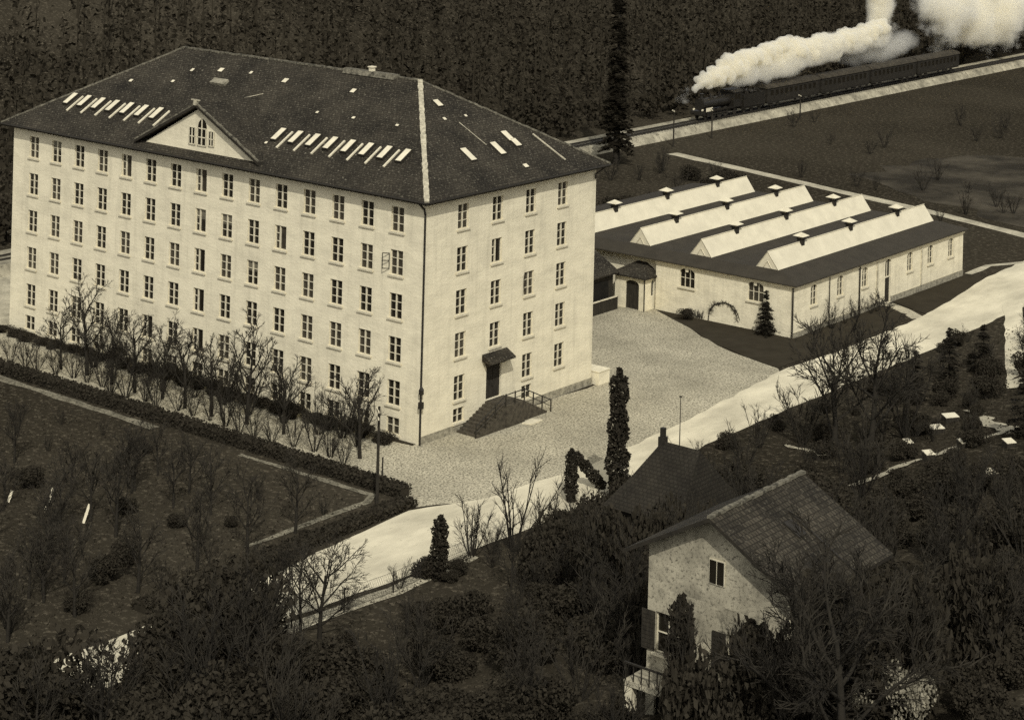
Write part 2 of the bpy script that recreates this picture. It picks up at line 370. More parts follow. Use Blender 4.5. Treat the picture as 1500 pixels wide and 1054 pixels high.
# ------------------------------------------------------------------ the mill
mill = thing('mill_building', 'tall white five storey mill with rows of windows and a dark hipped tile roof', 'factory')
LX, WY, ZE = 50.6, 22.5, 18.85
UC = [2.85 + 3.198 * i for i in range(15)]; YC = [4.65 + 4.3725 * i for i in range(4)]
ZC = [17.10 - 3.4 * r for r in range(5)]
WW, WH = 1.32, 1.98; BW, BH = 1.34, 1.3
ops = [(c - WW / 2, c + WW / 2, z - WH / 2, z + WH / 2) for c in UC for z in ZC] + [(c - BW / 2, c + BW / 2, .3, .3 + BH) for c in UC]
wl = MB(); facade(wl, (0, 0, 0), (-1, 0, 0), (0, -1, 0), LX, -.2, ZE, ops)
ops2 = [(c - WW / 2, c + WW / 2, z - WH / 2, z + WH / 2) for i, c in enumerate(YC) for r, z in enumerate(ZC) if not (r == 4 and i == 1)]
ops2 += [(YC[0] - BW / 2, YC[0] + BW / 2, .75, .75 + 1.15), (YC[2] - BW / 2, YC[2] + BW / 2, .75, .75 + 1.15), (8.05, 10.0, 1.75, 4.75)]
facade(wl, (0, 0, 0), (0, 1, 0), (1, 0, 0), WY, -.2, ZE, ops2)
wl.quad((-LX, 0, -.2), (-LX, WY, -.2), (-LX, WY, ZE), (-LX, 0, ZE)); wl.quad((0, WY, -.2), (-LX, WY, -.2), (-LX, WY, ZE), (0, WY, ZE))
wl.build('wall', PLASTER, mill)
pl = MB(); facade(pl, (.06, 0, 0), (0, 1, 0), (1, 0, 0), WY, -.1, .62, [(YC[0] - BW / 2, YC[0] + BW / 2, .55, .62), (8, 10.1, .2, .62)], .06)
pl.quad((.06, -.06, .62), (0, -.06, .62), (0, WY, .62), (.06, WY, .62)); pl.quad((0, -.06, -.1), (.06, -.06, -.1), (.06, -.06, .62), (0, -.06, .62))
pl.box(-.06, .06, WY + .003, WY + .05, -.1, .62)
pl.build('plinth', STONE, mill)
WM = window_meshes(WW, WH); BM = window_meshes(BW, BH, rows=2); BM2 = window_meshes(BW, 1.15, rows=2)
# the middle column keeps one leaf open: frame with a single leaf
om = MB(); h = WW / 2
om.box(-h, -h + .075, -.2, -.12, 0, WH); om.box(h - .075, h, -.2, -.12, 0, WH); om.box(-h + .075, h - .075, -.2, -.12, 0, .075); om.box(-h + .075, h - .075, -.2, -.12, WH - .075, WH)
om.box(.06, .19, -.196, -.09, .075, WH - .075)
for z in (WH / 3, 2 * WH / 3): om.box(.19, h - .075, -.194, -.124, z - .03, z + .03)
OM = (om.mesh('window_frame', FRAME, uv=False), WM[1], WM[2])
for i, c in enumerate(UC):
    for r, z in enumerate(ZC): put_window(OM if i == 7 or (i * 5 + r * 7) % 23 == 4 else WM, mill, (-c, 0, z - WH / 2), math.pi)
    put_window(BM, mill, (-c, 0, .3), math.pi, 'basement_window')
for i, c in enumerate(YC):
    for r, z in enumerate(ZC):
        if r == 4 and i == 1: continue
        put_window(OM if (r + 2 * i) % 5 == 3 and i == 1 else WM, mill, (0, c, z - WH / 2), -math.pi / 2)
for i in (0, 2): put_window(BM2, mill, (0, YC[i], .75), -math.pi / 2, 'basement_window')
# two casements standing open
def casement(loc, d):
    m = MB(); d = Vector(d); t = d.cross(Vector((0, 0, 1))) * .02
    o = Vector(loc)
    for z in (0, .62, 1.2): m.obox(o + d * .3 + Vector((0, 0, z)), d * .3, t, (0, 0, .03))
    for a in (.03, .57): m.obox(o + d * a + Vector((0, 0, .6)), d * .03, t, (0, 0, .6))
    m.build('open_casement', POLEW, mill, uv=False)
casement((-UC[0] - .7, -.04, ZC[1] - .55), Vector((-.8, -.6, 0))); casement((.04, YC[2] - .7, ZC[2] - .4), Vector((.6, -.8, 0)))
# roof
OV = .85; ex0, ex1, ey0, ey1, ez = -LX - OV, OV, -OV, WY + OV, 19.08
RZ = 26.15; rx1, rx0, ry = -10.6, -40.0, WY / 2
rf = MB()
A, B, Cc, D = (ex1, ey0, ez), (ex1, ey1, ez), (ex0, ey1, ez), (ex0, ey0, ez); E1, E0 = (rx1, ry, RZ), (rx0, ry, RZ)
low = lambda p: (p[0], p[1], 18.8)
rf.mi = 0
rf.add([D, A, E1, E0], [(0, 1, 2, 3)]); rf.add([A, B, E1], [(0, 1, 2)]); rf.add([B, Cc, E0, E1], [(0, 1, 2, 3)]); rf.add([Cc, D, E0], [(0, 1, 2)])
rf.mi = 1
for p, q in ((D, A), (A, B), (B, Cc), (Cc, D)): rf.quad(low(p), low(q), q, p)
rf.quad(low(A), low(D), low(Cc), low(B))
roof = rf.build('roof', [TILE, FASCIA], mill)
gt = MB(); gt.tube([(ex0, ey0 - .09, 18.98), (ex1 + .09, ey0 - .09, 18.98), (ex1 + .09, ey1, 18.98)], .09, 6); gt.build('gutter', IRON, roof, uv=False)
KF = (RZ - ez) / (ry + OV); KR = (RZ - ez) / (ex1 - rx1)
zf = lambda y: ez + KF * (y + OV)
zr = lambda x: ez + KR * (OV - x)
hc = MB()
def cap(m, a, b, wd, seed):
    a, b = Vector(a), Vector(b); n = max(2, int((b - a).length / .45)); rr = random.Random(seed); d = (b - a).normalized(); s = d.cross(Vector((0, 0, 1))).normalized(); up = s.cross(d)
    for i in range(n):
        p = a.lerp(b, (i + .5) / n); w2 = wd * rr.uniform(.85, 1.15)
        m.obox(p + up * rr.uniform(.0, .05), d * ((b - a).length / n * .49), s * w2, up * .07)
cap(hc, A, E1, .21, 1); hc.build('hip_cap', MORTAR, roof)
rc = MB(); cap(rc, E0, E1, .13, 2); cap(rc, B, E1, .09, 3); cap(rc, D, E0, .09, 4)
rc.build('ridge_cap', mat('grey ridge tile', .04, .22, 3, .95, fine=(.3, 4, .62)), roof)
slope = Vector((0, 1, KF)).normalized(); nF = Vector((0, -KF, 1)).normalized()
slR = Vector((-1, 0, KR)).normalized(); nR = Vector((KR, 0, 1)).normalized()
def roof_light(c, across, along, nrm, wd, ln, name='skylight', hh=.1):
    b = MB(); b.obox(Vector(c) + nrm * (hh / 2), across * (wd / 2 + .07), along * (ln / 2 + .07), nrm * (hh / 2)); s = b.build(name, FASCIA, roof, uv=False)
    p = MB(); p.obox(Vector(c) + nrm * (hh + .015), across * (wd / 2), along * (ln / 2), nrm * .014); p.build('pane', GLASSW, s, uv=False)
    return s
X1 = Vector((1, 0, 0)); Y1 = Vector((0, 1, 0))
for row, x0, n in ((0, -46.2, 7), (1, -19.05, 8)):
    for i in range(n):
        x = x0 + i * (1.97 if row == 0 else 2.01)
        roof_light((x, 3.02, zf(3.02)), X1, slope, nF, .56, 1.5, hh=.22)
        if i < n - (1 - row) * 0 - (1 if row else 0):
            q = MB(); q.obox(Vector((x + 1.03, 2.63, zf(2.63))) + nF * .07, X1 * .075, slope * 1.1, nF * .06); q.build('flashing_strip', TRIM, roof, uv=False)
for px, py in ((685.5, 227), (729, 218)): 
    c = hit(px, py, (OV, 0, ez), nR); roof_light(c, Y1, slR, nR, .66, 1.5)
c = hit(743, 200, (OV, 0, ez), nR); roof_light(c, Y1, slR, nR, .66, 1.2)
c = hit(755, 209.5, (OV, 0, ez), nR); roof_light(c, Y1, slR, nR, .66, .9)
c = hit(641, 152, (OV, 0, ez), nR); roof_light(c, Y1, slR, nR, .6, .8)
for px, py, wd, ln in ((324, 103, .5, .5), (418, 118.5, .5, .55), (282, 103, .3, .4), (192, 118.5, .35, .35), (253.5, 119.5, .3, .3), (349, 166, .3, .25), (368, 107, .28, .35),
                       (517.5, 133.5, .45, .5), (465, 165, .25, .25), (518, 173, .3, .25), (582, 184, .3, .22), (390, 209.5, .25, .25)):
    roof_light(hit(px, py, (0, -OV, ez), nF), X1, slope, nF, wd, ln, 'glass_tile', .04)
for px, py, wd, ln in ((651, 174.5, .3, .3), (682, 170, .25, .25), (770, 243, .5, .4)):
    roof_light(hit(px, py, (OV, 0, ez), nR), Y1, slR, nR, wd, ln, 'glass_tile', .04)
# pale snow-board battens on the end slope
for px0, py0, px1, py1, wd in ((780, 197, 828, 235, .07), (672, 180, 712, 213, .03)):
    a = hit(px0, py0, (OV, 0, ez), nR); b = hit(px1, py1, (OV, 0, ez), nR)
    q = MB(); q.tube([a + nR * .06, b + nR * .06], wd, 5); q.build('batten', MORTAR, roof, uv=False)
a = hit(350, 146, (0, -OV, ez), nF); b = hit(386, 138, (0, -OV, ez), nF); q = MB(); q.tube([a + nF * .05, b + nF * .05], .035, 5); q.build('batten', MORTAR, roof, uv=False)
ch = MB(); ch.box(-16.35, -15.95, ry - .2, ry + .2, RZ - .3, RZ + .55); ch.box(-16.43, -15.87, ry - .28, ry + .28, RZ + .55, RZ + .64); ch.build('chimney', TRIM, roof)
rb = MB(); rb.prism([(-19.2, ry - .5, RZ - .2), (-19.2, ry + .5, RZ - .2), (-19.2, ry + .3, RZ + .22), (-19.2, ry - .3, RZ + .22)], (6.0, 0, 0)); rb.build('ridge_ventilator', mat('grey ridge tile', .1, .3), roof)
# roof hatch in the front slope
c = hit(322, 121.5, (0, -OV, ez), nF); q = MB(); q.obox(c + nF * .12, X1 * .9, slope * .35, nF * .12); q.build('roof_hatch', mat('grey lead sheet', .1, .35, 1.5, .7), roof, uv=False)
# pediment
GX, GW, GZ0, GZ1 = -25.62, 7.35, zf(-.05) - .05, 23.35
gk = (GZ1 + .12 - (zf(0) + .1)) / GW
gb = MB(); hw, y0 = 6.75, -.04
cut = [(-26.75, -25.72, 20.0, 21.6), (-25.72, -24.62, 20.0, 22.35), (-24.4, -23.72, 20.15, 21.5)]
poly = [(GX - hw, y0, GZ0 + .05), (GX + hw, y0, GZ0 + .05), (GX, y0, GZ1 - .12)]
gb.prism(poly, (0, .25, 0)); ped = gb.build('pediment', PLASTER, mill)
zg = lambda d: 23.62 - gk * d
gr = MB(); gr.mi = 0
yb = (23.62 - ez) / KF - OV; y1 = -.55
for s in (-1, 1):
    e = GW + .35
    a = (GX, y1, 23.62); b = (GX + s * e, y1, zg(e)); yv = (zg(e) - ez) / KF - OV
    c = (GX + s * e, max(yv, y1 + .02), zg(e)); d = (GX, yb, 23.62)
    lw = lambda p: (p[0], p[1], p[2] - .24)
    f = [(0, 1, 2, 3)] if s < 0 else [(3, 2, 1, 0)]
    gr.mi = 0; gr.add([a, b, c, d], f); gr.mi = 1; gr.quad(lw(a), lw(b), b, a); gr.quad(lw(b), lw(c), c, b); gr.quad(lw(a), lw(d), lw(c), lw(b))
pr = gr.build('pediment_roof', [TILE, FASCIA], mill)
vg = MB()
for s in (-1, 1): cap(vg, (GX, y1 + .1, 23.66), (GX + s * (GW + .3), y1 + .1, zg(GW + .3) + .04), .08, 9 + s)
vg.build('verge_cap', mat('grey ridge tile', .1, .3), pr); kn = MB(); kn.box(GX - .16, GX + .16, y1 - .1, y1 + .22, 23.55, 23.95); kn.box(GX - .5, GX + .5, y1 - .06, y1 + .1, 23.95, 24.03); kn.build('finial', MORTAR, pr)
# triple window: set on the pediment face, arched in the middle
tw = MB(); tg = MB()
def arched(mbf, mbg, cx, wd, z0, zs, ztop, y):
    n = 10; h = wd / 2; top = [(cx + h * math.cos(math.pi * k / n), y, zs + (ztop - zs) * math.sin(math.pi * k / n)) for k in range(n + 1)] if ztop > zs else [(cx + h, y, zs), (cx - h, y, zs)]
    mbg.prism([(cx - h, y, z0), (cx + h, y, z0)] + top, (0, .05, 0))
    mbf.box(cx - .05, cx + .05, y - .06, y - .005, z0, ztop - .03); mbf.box(cx - h, cx - .05, y - .05, y - .005, z0, z0 + .09); mbf.box(cx + .05, cx + h, y - .05, y - .005, z0, z0 + .09)
    for z in ([zs] if ztop > zs else []) + [z0 + (zs - z0) * .5]: mbf.box(cx - h, cx - .05, y - .05, y - .005, z - .04, z + .04); mbf.box(cx + .05, cx + h, y - .05, y - .005, z - .04, z + .04)
    for s in (-1, 1): mbf.box(cx + s * h - .05, cx + s * h + .05, y - .05, y - .002, z0, zs)
arched(tw, tg, -25.2, 1.05, 20.05, 21.55, 22.35, -.10); arched(tw, tg, -26.4, .75, 20.05, 21.5, 21.5, -.10); arched(tw, tg, -24.05, .62, 20.15, 21.4, 21.4, -.10)
t = tw.build('pediment_window', FRAME, ped, uv=False); 
tg.build('pane', GLASS, ped, uv=False)
# door, canopy, downpipe, lamp
dr = MB(); dr.box(-.24, -.18, 8.07, 9.98, 1.76, 4.74)
for yy in (8.2, 9.1): dr.box(-.18, -.15, yy, yy + .75, 1.95, 3.3); dr.box(-.18, -.15, yy, yy + .75, 3.45, 4.55)
door = dr.build('entrance_door', WOOD, mill); hd = MB(); hd.box(-.15, -.08, 8.98, 9.06, 2.7, 2.9); hd.build('handle', IRON, door, uv=False)
cn = MB(); cn.prism([(0.003, 7.45, 5.0), (1.15, 7.2, 4.95), (1.15, 7.2, 5.1), (0.003, 7.45, 5.55)], (0, 3.2, 0))
cn.prism([(0.003, 7.9, 4.55), (.14, 7.9, 4.45), (.95, 7.9, 4.9), (.003, 7.9, 5.0)], (0, .2, 0)); cn.prism([(0.003, 9.9, 4.55), (.14, 9.9, 4.45), (.95, 9.9, 4.9), (.003, 9.9, 5.0)], (0, .2, 0))
cn.build('door_canopy', TILE, mill)
dp = MB(); dp.tube([(.02, -.85, 18.9), (.08, -.2, 18.3), (.1, -.1, 17.9), (.1, -.1, 0)], .085, 6); dp.build('downpipe', IRON, mill, uv=False)
dp = MB(); dp.tube([(.9, WY + .2, 18.9), (.12, WY - .25, 18.2), (.12, WY - .25, 17.8)], .07, 6); dp.build('downpipe', IRON, mill, uv=False)
lm = MB(); lm.obox((.3, -.3, 4.25), (.14, 0, 0), (0, .14, 0), (0, 0, .2)); lm.tube([(.1, -.1, 4.1), (.3, -.3, 4.1)], .03, 4); lm.tube([(.3, -.3, 4.4), (.3, -.3, 4.75)], [.22, .03], 6); lm.obox((.28, -.28, 3.2), (.16, 0, 0), (0, .16, 0), (0, 0, .25)); lm.build('corner_lamp', IRON, mill, uv=False)

# entrance stair
st = thing('entrance_stair', 'dark double flight of stone steps with railing at the mill door', 'stairs', (1, 9, 0))
def sbox(name, boxes, m):
    b = MB()
    for x in boxes: b.box(*x)
    o = b.build(name, m, st); o.location = (-1, -9, 0); return o
sbox('landing', [(.07, 2.3, 7.9, 10.3, -.05, 1.74)], DSTONE)
n = 10
sbox('step_flight', [(.07, 2.25, 7.9 - .39 * (i + 1), 7.897 - .39 * i, -.05, 1.74 - .174 * (i + 1)) for i in range(n - 1)], DSTONE)
sbox('step_flight', [(.07, 2.1, 10.303 + .36 * i, 10.3 + .36 * (i + 1), -.05, 1.74 - .174 * (i + 1)) for i in range(n - 1)], DSTONE)
rlg = MB()
pts = [(2.2, 4.2, 1.0), (2.2, 7.9, 2.65), (2.2, 10.3, 2.65), (2.2, 13.9, 1.0)]
rlg.tube(pts, .045, 5)
for a, b in ((4.2, 0), (5.4, .58), (6.6, 1.16), (7.9, 1.74), (9.1, 1.74), (10.3, 1.74), (11.5, 1.16), (12.7, .58), (13.9, 0)): rlg.box(2.16, 2.24, a - .04, a + .04, b, b + 1.0)
rlg.tube([(2.2, 7.9, 2.2), (2.2, 10.3, 2.2)], .03, 4); rlg.tube([(2.2, 4.2, .5), (2.2, 7.9, 2.2)], .03, 4); rlg.tube([(2.2, 13.9, .5), (2.2, 10.3, 2.2)], .03, 4)
o = rlg.build('railing', IRON, st, uv=False); o.location = (-1, -9, 0)
b = MB(); b.prism([(2.5, 9.7, .02), (3.3, 10.0, .02), (3.2, 11.5, .02), (2.4, 11.1, .02)], (0, 0, .1)); tag(b.build('stone_slab', TRIM), 'pale stone slab lying on the gravel before the stair', 'slab')
b = MB(); b.box(-2.6, .65, 22.75, 24.3, -.1, 1.1); b.box(-2.65, .7, 22.7, 24.35, 1.103, 1.17); tag(b.build('low_wall', PLASTER2), 'low white block of wall at the far right corner of the mill', 'wall')

# ------------------------------------------------------------------ the weaving shed
shed = thing('weaving_shed', 'long low white shed with four bright roof lanterns and dark felt roof', 'shed', (5, 48, 0))
def S(mb, name, m, parent=shed, uv=True):
    o = mb.build(name, m, parent, uv=uv)
    if parent is shed: o.location = (-5, -48, 0)
    return o
SX0, SX1, SY0, SY1, SZ = -30.0, 5.0, 48.0, 83.6, 4.95
fo = [(-7.1, 1.75), (.75, 1.75)]; so_ = [51.7, 56.83, 61.77, 71.36, 75.95, 80.71]; AH = .38
ops = [(SX1 - (c + w_ / 2), SX1 - (c - w_ / 2), 2.75, 4.62) for c, w_ in fo]
sw = MB(); facade(sw, (SX1, SY0, 0), (-1, 0, 0), (0, -1, 0), 15.8, -.1, SZ, ops)
sw.quad((-10.8, SY0, -.1), (-10.8, SY0 + .6, -.1), (-10.8, SY0 + .6, SZ), (-10.8, SY0, SZ)); sw.quad((-10.8, SY0 + .6, -.1), (SX0, SY0 + .6, -.1), (SX0, SY0 + .6, SZ), (-10.8, SY0 + .6, SZ))
ops = [(c - .6 - SY0, c + .6 - SY0, 2.5, 4.45) for c in so_] + [(66.0 - SY0, 67.25 - SY0, .1, 4.5)]
facade(sw, (SX1, SY0, 0), (0, 1, 0), (1, 0, 0), SY1 - SY0, -.1, SZ, ops)
sw.quad((SX1, SY1, -.1), (SX0, SY1, -.1), (SX0, SY1, SZ), (SX1, SY1, SZ)); sw.quad((SX0, SY0, -.1), (SX0, SY1, -.1), (SX0, SY1, SZ), (SX0, SY0, SZ))
S(sw, 'wall', PLASTER2)
# arch fillets closing the corners over the windows
def fillets(mb, O, u, n, c, wd, zs, zt, proud=-.003):
    O, u, n = Vector(O), Vector(u), Vector(n); K = 8
    for s in (-1, 1):
        arc = [(s * wd / 2 * math.cos(math.pi / 2 * k / K), zs + (zt - zs) * math.sin(math.pi / 2 * k / K)) for k in range(K + 1)]
        po = [O + u * (c + a) + Vector((0, 0, z)) + n * proud for a, z in arc] + [O + u * (c + s * wd / 2) + Vector((0, 0, zt)) + n * proud]
        mb.prism(po, n * -.12)
fl = MB()
for c, w_ in fo: fillets(fl, (0, SY0, 0), (1, 0, 0), (0, -1, 0), c, w_, 4.2, 4.62)
for c in so_: fillets(fl, (SX1, 0, 0), (0, 1, 0), (1, 0, 0), c, 1.2, 4.1, 4.45)
fillets(fl, (SX1, 0, 0), (0, 1, 0), (1, 0, 0), 66.62, 1.25, 4.15, 4.5)
for c, w_ in fo:
    fl.prism([(c - .14, SY0, 4.3), (c + .14, SY0, 4.3), (c + .2, SY0, 4.85), (c - .2, SY0, 4.85)], (0, -.08, 0))
S(fl, 'window_arch', TRIM)
SF = window_meshes(1.75, 1.87, rows=2, cols=3); SS = window_meshes(1.2, 1.95, rows=3)
for c, w_ in fo: put_window(SF, shed, (c - 5, 0, 2.75), math.pi)
for c in so_: put_window(SS, shed, (0, c - 48, 2.5), -math.pi / 2)
d = MB(); d.box(4.76, 4.82, 66.03, 67.22, .12, 2.6); d.box(4.82, 4.85, 66.15, 67.1, .25, 1.3); d.box(4.82, 4.85, 66.15, 67.1, 1.45, 2.45); S(d, 'side_door', WOOD)
d = MB(); d.box(4.8, 4.9, 66.0, 67.25, 2.62, 2.75); d.box(4.8, 4.86, 66.58, 66.66, 2.75, 4.4); fan = S(d, 'fanlight_frame', FRAME); d = MB(); d.box(4.74, 4.78, 66.02, 67.22, 2.75, 4.48); S(d, 'fanlight', GLASS, uv=False)
sp = MB(); sp.quad((5.07, 47.93, -.1), (5.07, 66.0, -.1), (5.07, 66.0, .5), (5.07, 47.93, .5)); sp.quad((5.07, 67.25, -.1), (5.07, 83.65, -.1), (5.07, 83.65, .62), (5.07, 67.25, .62))
sp.quad((5.07, 47.93, .5), (5.07, 66, .5), (5, 66, .5), (5, 47.93, .5)); sp.quad((5.07, 67.25, .62), (5.07, 83.65, .62), (5, 83.65, .62), (5, 67.25, .62)); S(sp, 'plinth', STONE)
co = MB(); co.box(-10.83, 5.12, 47.88, 47.997, 4.62, 4.9); co.box(5.003, 5.12, 48.0, 83.7, 4.62, 4.9); co.box(-10.9, 5.28, 47.72, 47.998, 4.903, 5.06); co.box(5.003, 5.28, 48.0, 83.75, 4.903, 5.06)
co.box(SX0, -10.92, 48.45, 48.597, 4.75, 5.06); S(co, 'cornice', TRIM)
ro = MB(); E = .45; zl, zh, inn = 5.07, 5.75, 3.2
O4 = [(SX1 + E, SY0 - E, zl), (SX1 + E, SY1 + E, zl), (SX0 - E, SY1 + E, zl), (SX0 - E, SY0 - E, zl)]
I4 = [(SX1 - inn + 1.2, SY0 + 1.3, zh), (SX1 - inn + 1.2, SY1 - 1.3, zh), (SX0 + inn, SY1 - 1.3, zh), (SX0 + inn, SY0 + 1.3, zh)]
for i in range(4): j = (i + 1) % 4; ro.quad(O4[i], O4[j], I4[j], I4[i])
ro.quad(*I4); dn = lambda p: (p[0], p[1], p[2] - .0)
for i in range(4):
    j = (i + 1) % 4; ro.quad(O4[i][:2] + (zl - .12,), O4[j][:2] + (zl - .12,), O4[j], O4[i])
ro.quad(*[p[:2] + (zl - .12,) for p in O4][::-1])
sroof = S(ro, 'roof', FELT)
VY = [55.8, 65.5, 75.6]
for xr in (1.05, -6.55, -13.85, -21.55):
    l = MB(); ya_, yb_ = 49.6, 82.0; zb, zt = 5.70, 7.35; hwid = 1.25
    a0, b0, c0 = (xr - hwid, ya_, zb), (xr + hwid, ya_, zb), (xr, ya_, zt); a1, b1, c1 = (xr - hwid, yb_, zb), (xr + hwid, yb_, zb), (xr, yb_, zt)
    l.quad(b0, b1, c1, c0); l.quad(a1, a0, c0, c1); l.add([a0, b0, c0], [(0, 1, 2)]); l.add([b1, a1, c1], [(0, 1, 2)])
    lo = l.build('roof_lantern', LANT, shed); lo.location = (-5, -48, 0)
    ed = MB(); ed.tube([(xr, ya_ - .03, zt + .02), (xr, yb_ + .03, zt + .02)], .06, 5); ed.tube([(xr - hwid, ya_ - .02, zb + .02), (xr, ya_ - .02, zt), (xr + hwid, ya_ - .02, zb + .02)], .05, 4)
    ed.tube([(xr - .45, ya_ - .02, zb + .1), (xr, ya_ - .02, zb + .75), (xr + .45, ya_ - .02, zb + .1)], .06, 4)
    ed.build('glazing_bars', SILL, lo, uv=False)
    cb = MB(); cb.box(xr - hwid - .1, xr + hwid + .1, ya_ - .1, yb_ + .1, zb - .1, zb - .003); cb.build('kerb', FELT, lo)
    for vy in VY:
        v = MB(); v.box(xr - .28, xr + .28, vy - .28, vy + .28, 7.0, 7.75)
        v.prism([(xr - .4, vy - .4, 7.65), (xr + .4, vy - .4, 7.65), (xr + .4, vy + .4, 7.65), (xr - .4, vy + .4, 7.65)], (0, 0, .06)); vo = v.build('ventilator', IRON, lo, uv=False)
        t = MB(); q = .62; t.add([(xr - q, vy - q, 7.95), (xr + q, vy - q, 7.95), (xr + q, vy + q, 7.95), (xr - q, vy + q, 7.95), (xr, vy, 8.3)], [(0, 1, 4), (1, 2, 4), (2, 3, 4), (3, 0, 4), (3, 2, 1, 0)])
        t.box(xr - .2, xr + .2, vy - .2, vy + .2, 7.753, 7.95); t.build('ventilator_cap', TRIM, vo, uv=False)
for i, (x, y) in enumerate(((4.95, 47.86), (5.14, 54.5), (5.14, 60.5))):
    d = MB(); d.tube([(x, y, 4.75), (x, y, 0)], .085 if i != 1 else .05, 6); S(d, 'downpipe', IRON, uv=False)
for y in (64.3, 73.9): d = MB(); d.box(5.003, 5.1, y - .12, y + .12, .62, 4.6); S(d, 'pilaster', mat('stained pilaster', .3, .75, 2.5, .95, fine=(.1, 5, .58)))
# porch with arched gate
px_ = MB(); ax0, ax1, ay0, ay1 = -14.6, -11.05, 46.4, 48.57
facade(px_, (ax1, ay0, 0), (-1, 0, 0), (0, -1, 0), ax1 - ax0, -.1, 3.4, [(.65, 2.3, 0, 2.85)]); facade(px_, (ax1, ay0, 0), (0, 1, 0), (1, 0, 0), ay1 - ay0, -.1, 3.4, [(1.2, 1.75, 1.3, 2.9)]); px_.quad((ax0, ay0, -.1), (ax0, ay1, -.1), (ax0, ay1, 3.4), (ax0, ay0, 3.4))
fillets(px_, (ax1, ay0, 0), (-1, 0, 0), (0, -1, 0), 1.475, 1.65, 2.45, 2.85); fillets(px_, (ax1, ay0, 0), (0, 1, 0), (1, 0, 0), 1.475, .55, 2.6, 2.9)
porch = S(px_, 'porch', PLASTER2)
d = MB(); d.box(ax1 - 2.32, ax1 - .63, ay0 + .2, ay0 + .27, 0, 2.86); d.build('gate', WOOD, porch); d = MB(); d.box(ax1 - .27, ax1 - .2, ay0 + 1.18, ay0 + 1.77, 1.3, 2.9); d.build('pane', GLASS, porch, uv=False)
r_ = MB(); e = .4
P0, P1, P2, P3 = (ax0 - e, ay0 - e, 3.35), (ax1 + e, ay0 - e, 3.35), (ax1 + e, ay1 + .02, 3.35), (ax0 - e, ay1 + .02, 3.35); Q0, Q1 = (ax0 + 1.2, ay1 + .02, 4.35), (ax1 - 1.2, ay1 + .02, 4.35)
r_.mi = 0; r_.quad(P0, P1, Q1, Q0); r_.add([P1, P2, Q1], [(0, 1, 2)]); r_.add([P3, P0, Q0], [(0, 1, 2)]); r_.mi = 1
for p, q in ((P3, P0), (P0, P1), (P1, P2)): r_.quad(p[:2] + (3.2,), q[:2] + (3.2,), q, p)
r_.quad(P1[:2] + (3.2,), P0[:2] + (3.2,), P3[:2] + (3.2,), P2[:2] + (3.2,))
r_.build('porch_roof', [TILE, FASCIA], porch)
d = MB(); d.tube([(ax1 + .06, ay0 - .06, 3.2), (ax1 + .06, ay0 - .06, 0)], .06, 5); d.build('downpipe', IRON, porch, uv=False)
# dark timber store beside the porch
sto = thing('timber_store', 'dark timber store with tiled gable roof half hidden by the mill corner', 'store', (-17, 42, 0))
d = MB(); d.box(-20, -14.3, 38, 45.6, -.1, 3.6); d.prism([(-20, 45.602, 3.6), (-14.3, 45.602, 3.6), (-17.1, 45.602, 5.2)], (0, -7.6, 0)); o = d.build('wall', WOOD, sto); o.location = (17, -42, 0)
d = MB(); d.prism([(-14.298, 41.9, -.05), (-14.298, 44.8, -.05), (-14.298, 44.8, 2.9), (-14.298, 41.9, 2.9)], (.05, 0, 0)); o = d.build('door', mat('black store door', .008, .015, tint=DARK), sto); o.location = (17, -42, 0)
d = MB()
for s in (-1, 1): d.prism([(-17.1, 37.5, 5.45), (-17.1 + s * 3.3, 37.5, 3.6), (-17.1 + s * 3.3, 37.5, 3.45), (-17.1, 37.5, 5.3)], (0, 8.5, 0))
o = d.build('roof', TILE, sto); o.location = (17, -42, 0)
fn = thing('plank_fence', 'short dark plank fence with pale coping before the timber store', 'fence', (-13.6, 43.3, 0))
d = MB(); yy = -2.1
while yy < 2.0: d.box(-.04, .04, yy, yy + .3, .03, 1.25); yy += .33
d.build('planks', WOOD, fn); d = MB()
for a in (-2.1, -.7, .7): d.box(-.1, .1, a, a + 1.25, 1.26, 1.34)
d.build('coping', TRIM, fn)

# ------------------------------------------------------------------ plants
def rv(r=rnd): 
    while True:
        v = Vector((r.uniform(-1, 1), r.uniform(-1, 1), r.uniform(-1, 1)))
        if .05 < v.length < 1: return v.normalized()
def card(mb, p, s, r):
    a = rv(r); b = rv(r); b = (b - a * a.dot(b)).normalized(); a = a * s; b = b * s * r.uniform(.45, .9)
    mb.quad(p - a, p - b * .8 + a * .1, p + a, p + b)
def grow(tr, tw, p, d, L, r, lvl, maxl, rg, spread=.55, up=.12, kids=(2, 4), shrink=.7):
    n = 3 if lvl < 2 else 2; pts = [p]; rad = [r]; q = p.copy(); dd = d.copy()
    for i in range(n):
        dd = (dd + rv(rg) * .16 + Vector((0, 0, up * .5))).normalized(); q = q + dd * (L / n); pts.append(q.copy()); rad.append(r * (1 - .42 * (i + 1) / n))
    (tr if lvl < 1 else tw).tube(pts, rad, 6 if lvl == 0 else (4 if lvl < 2 else 3), cap=False)
    if lvl >= maxl: return
    for k in range(rg.randint(*kids)):
        t = rg.uniform(.45, 1) if k else 1.0; j = min(n, max(1, int(round(t * n))))
        nd = (dd + rv(rg) * spread + Vector((0, 0, up))).normalized()
        grow(tr, tw, pts[j], nd, L * shrink * rg.uniform(.75, 1.1), rad[j] * .68, lvl + 1, maxl, rg, spread, up, kids, shrink)
def proto(name, cat, tr, tw, m1, m2, pn='crown', trn='trunk'):
    t = thing(name, 'tree', cat, (0, 0, -200))
    if tr is not None: tr.build(trn, m1, t, uv=False, smooth=True)
    tw.build(pn, m2, t, uv=False, smooth=False)
    return t
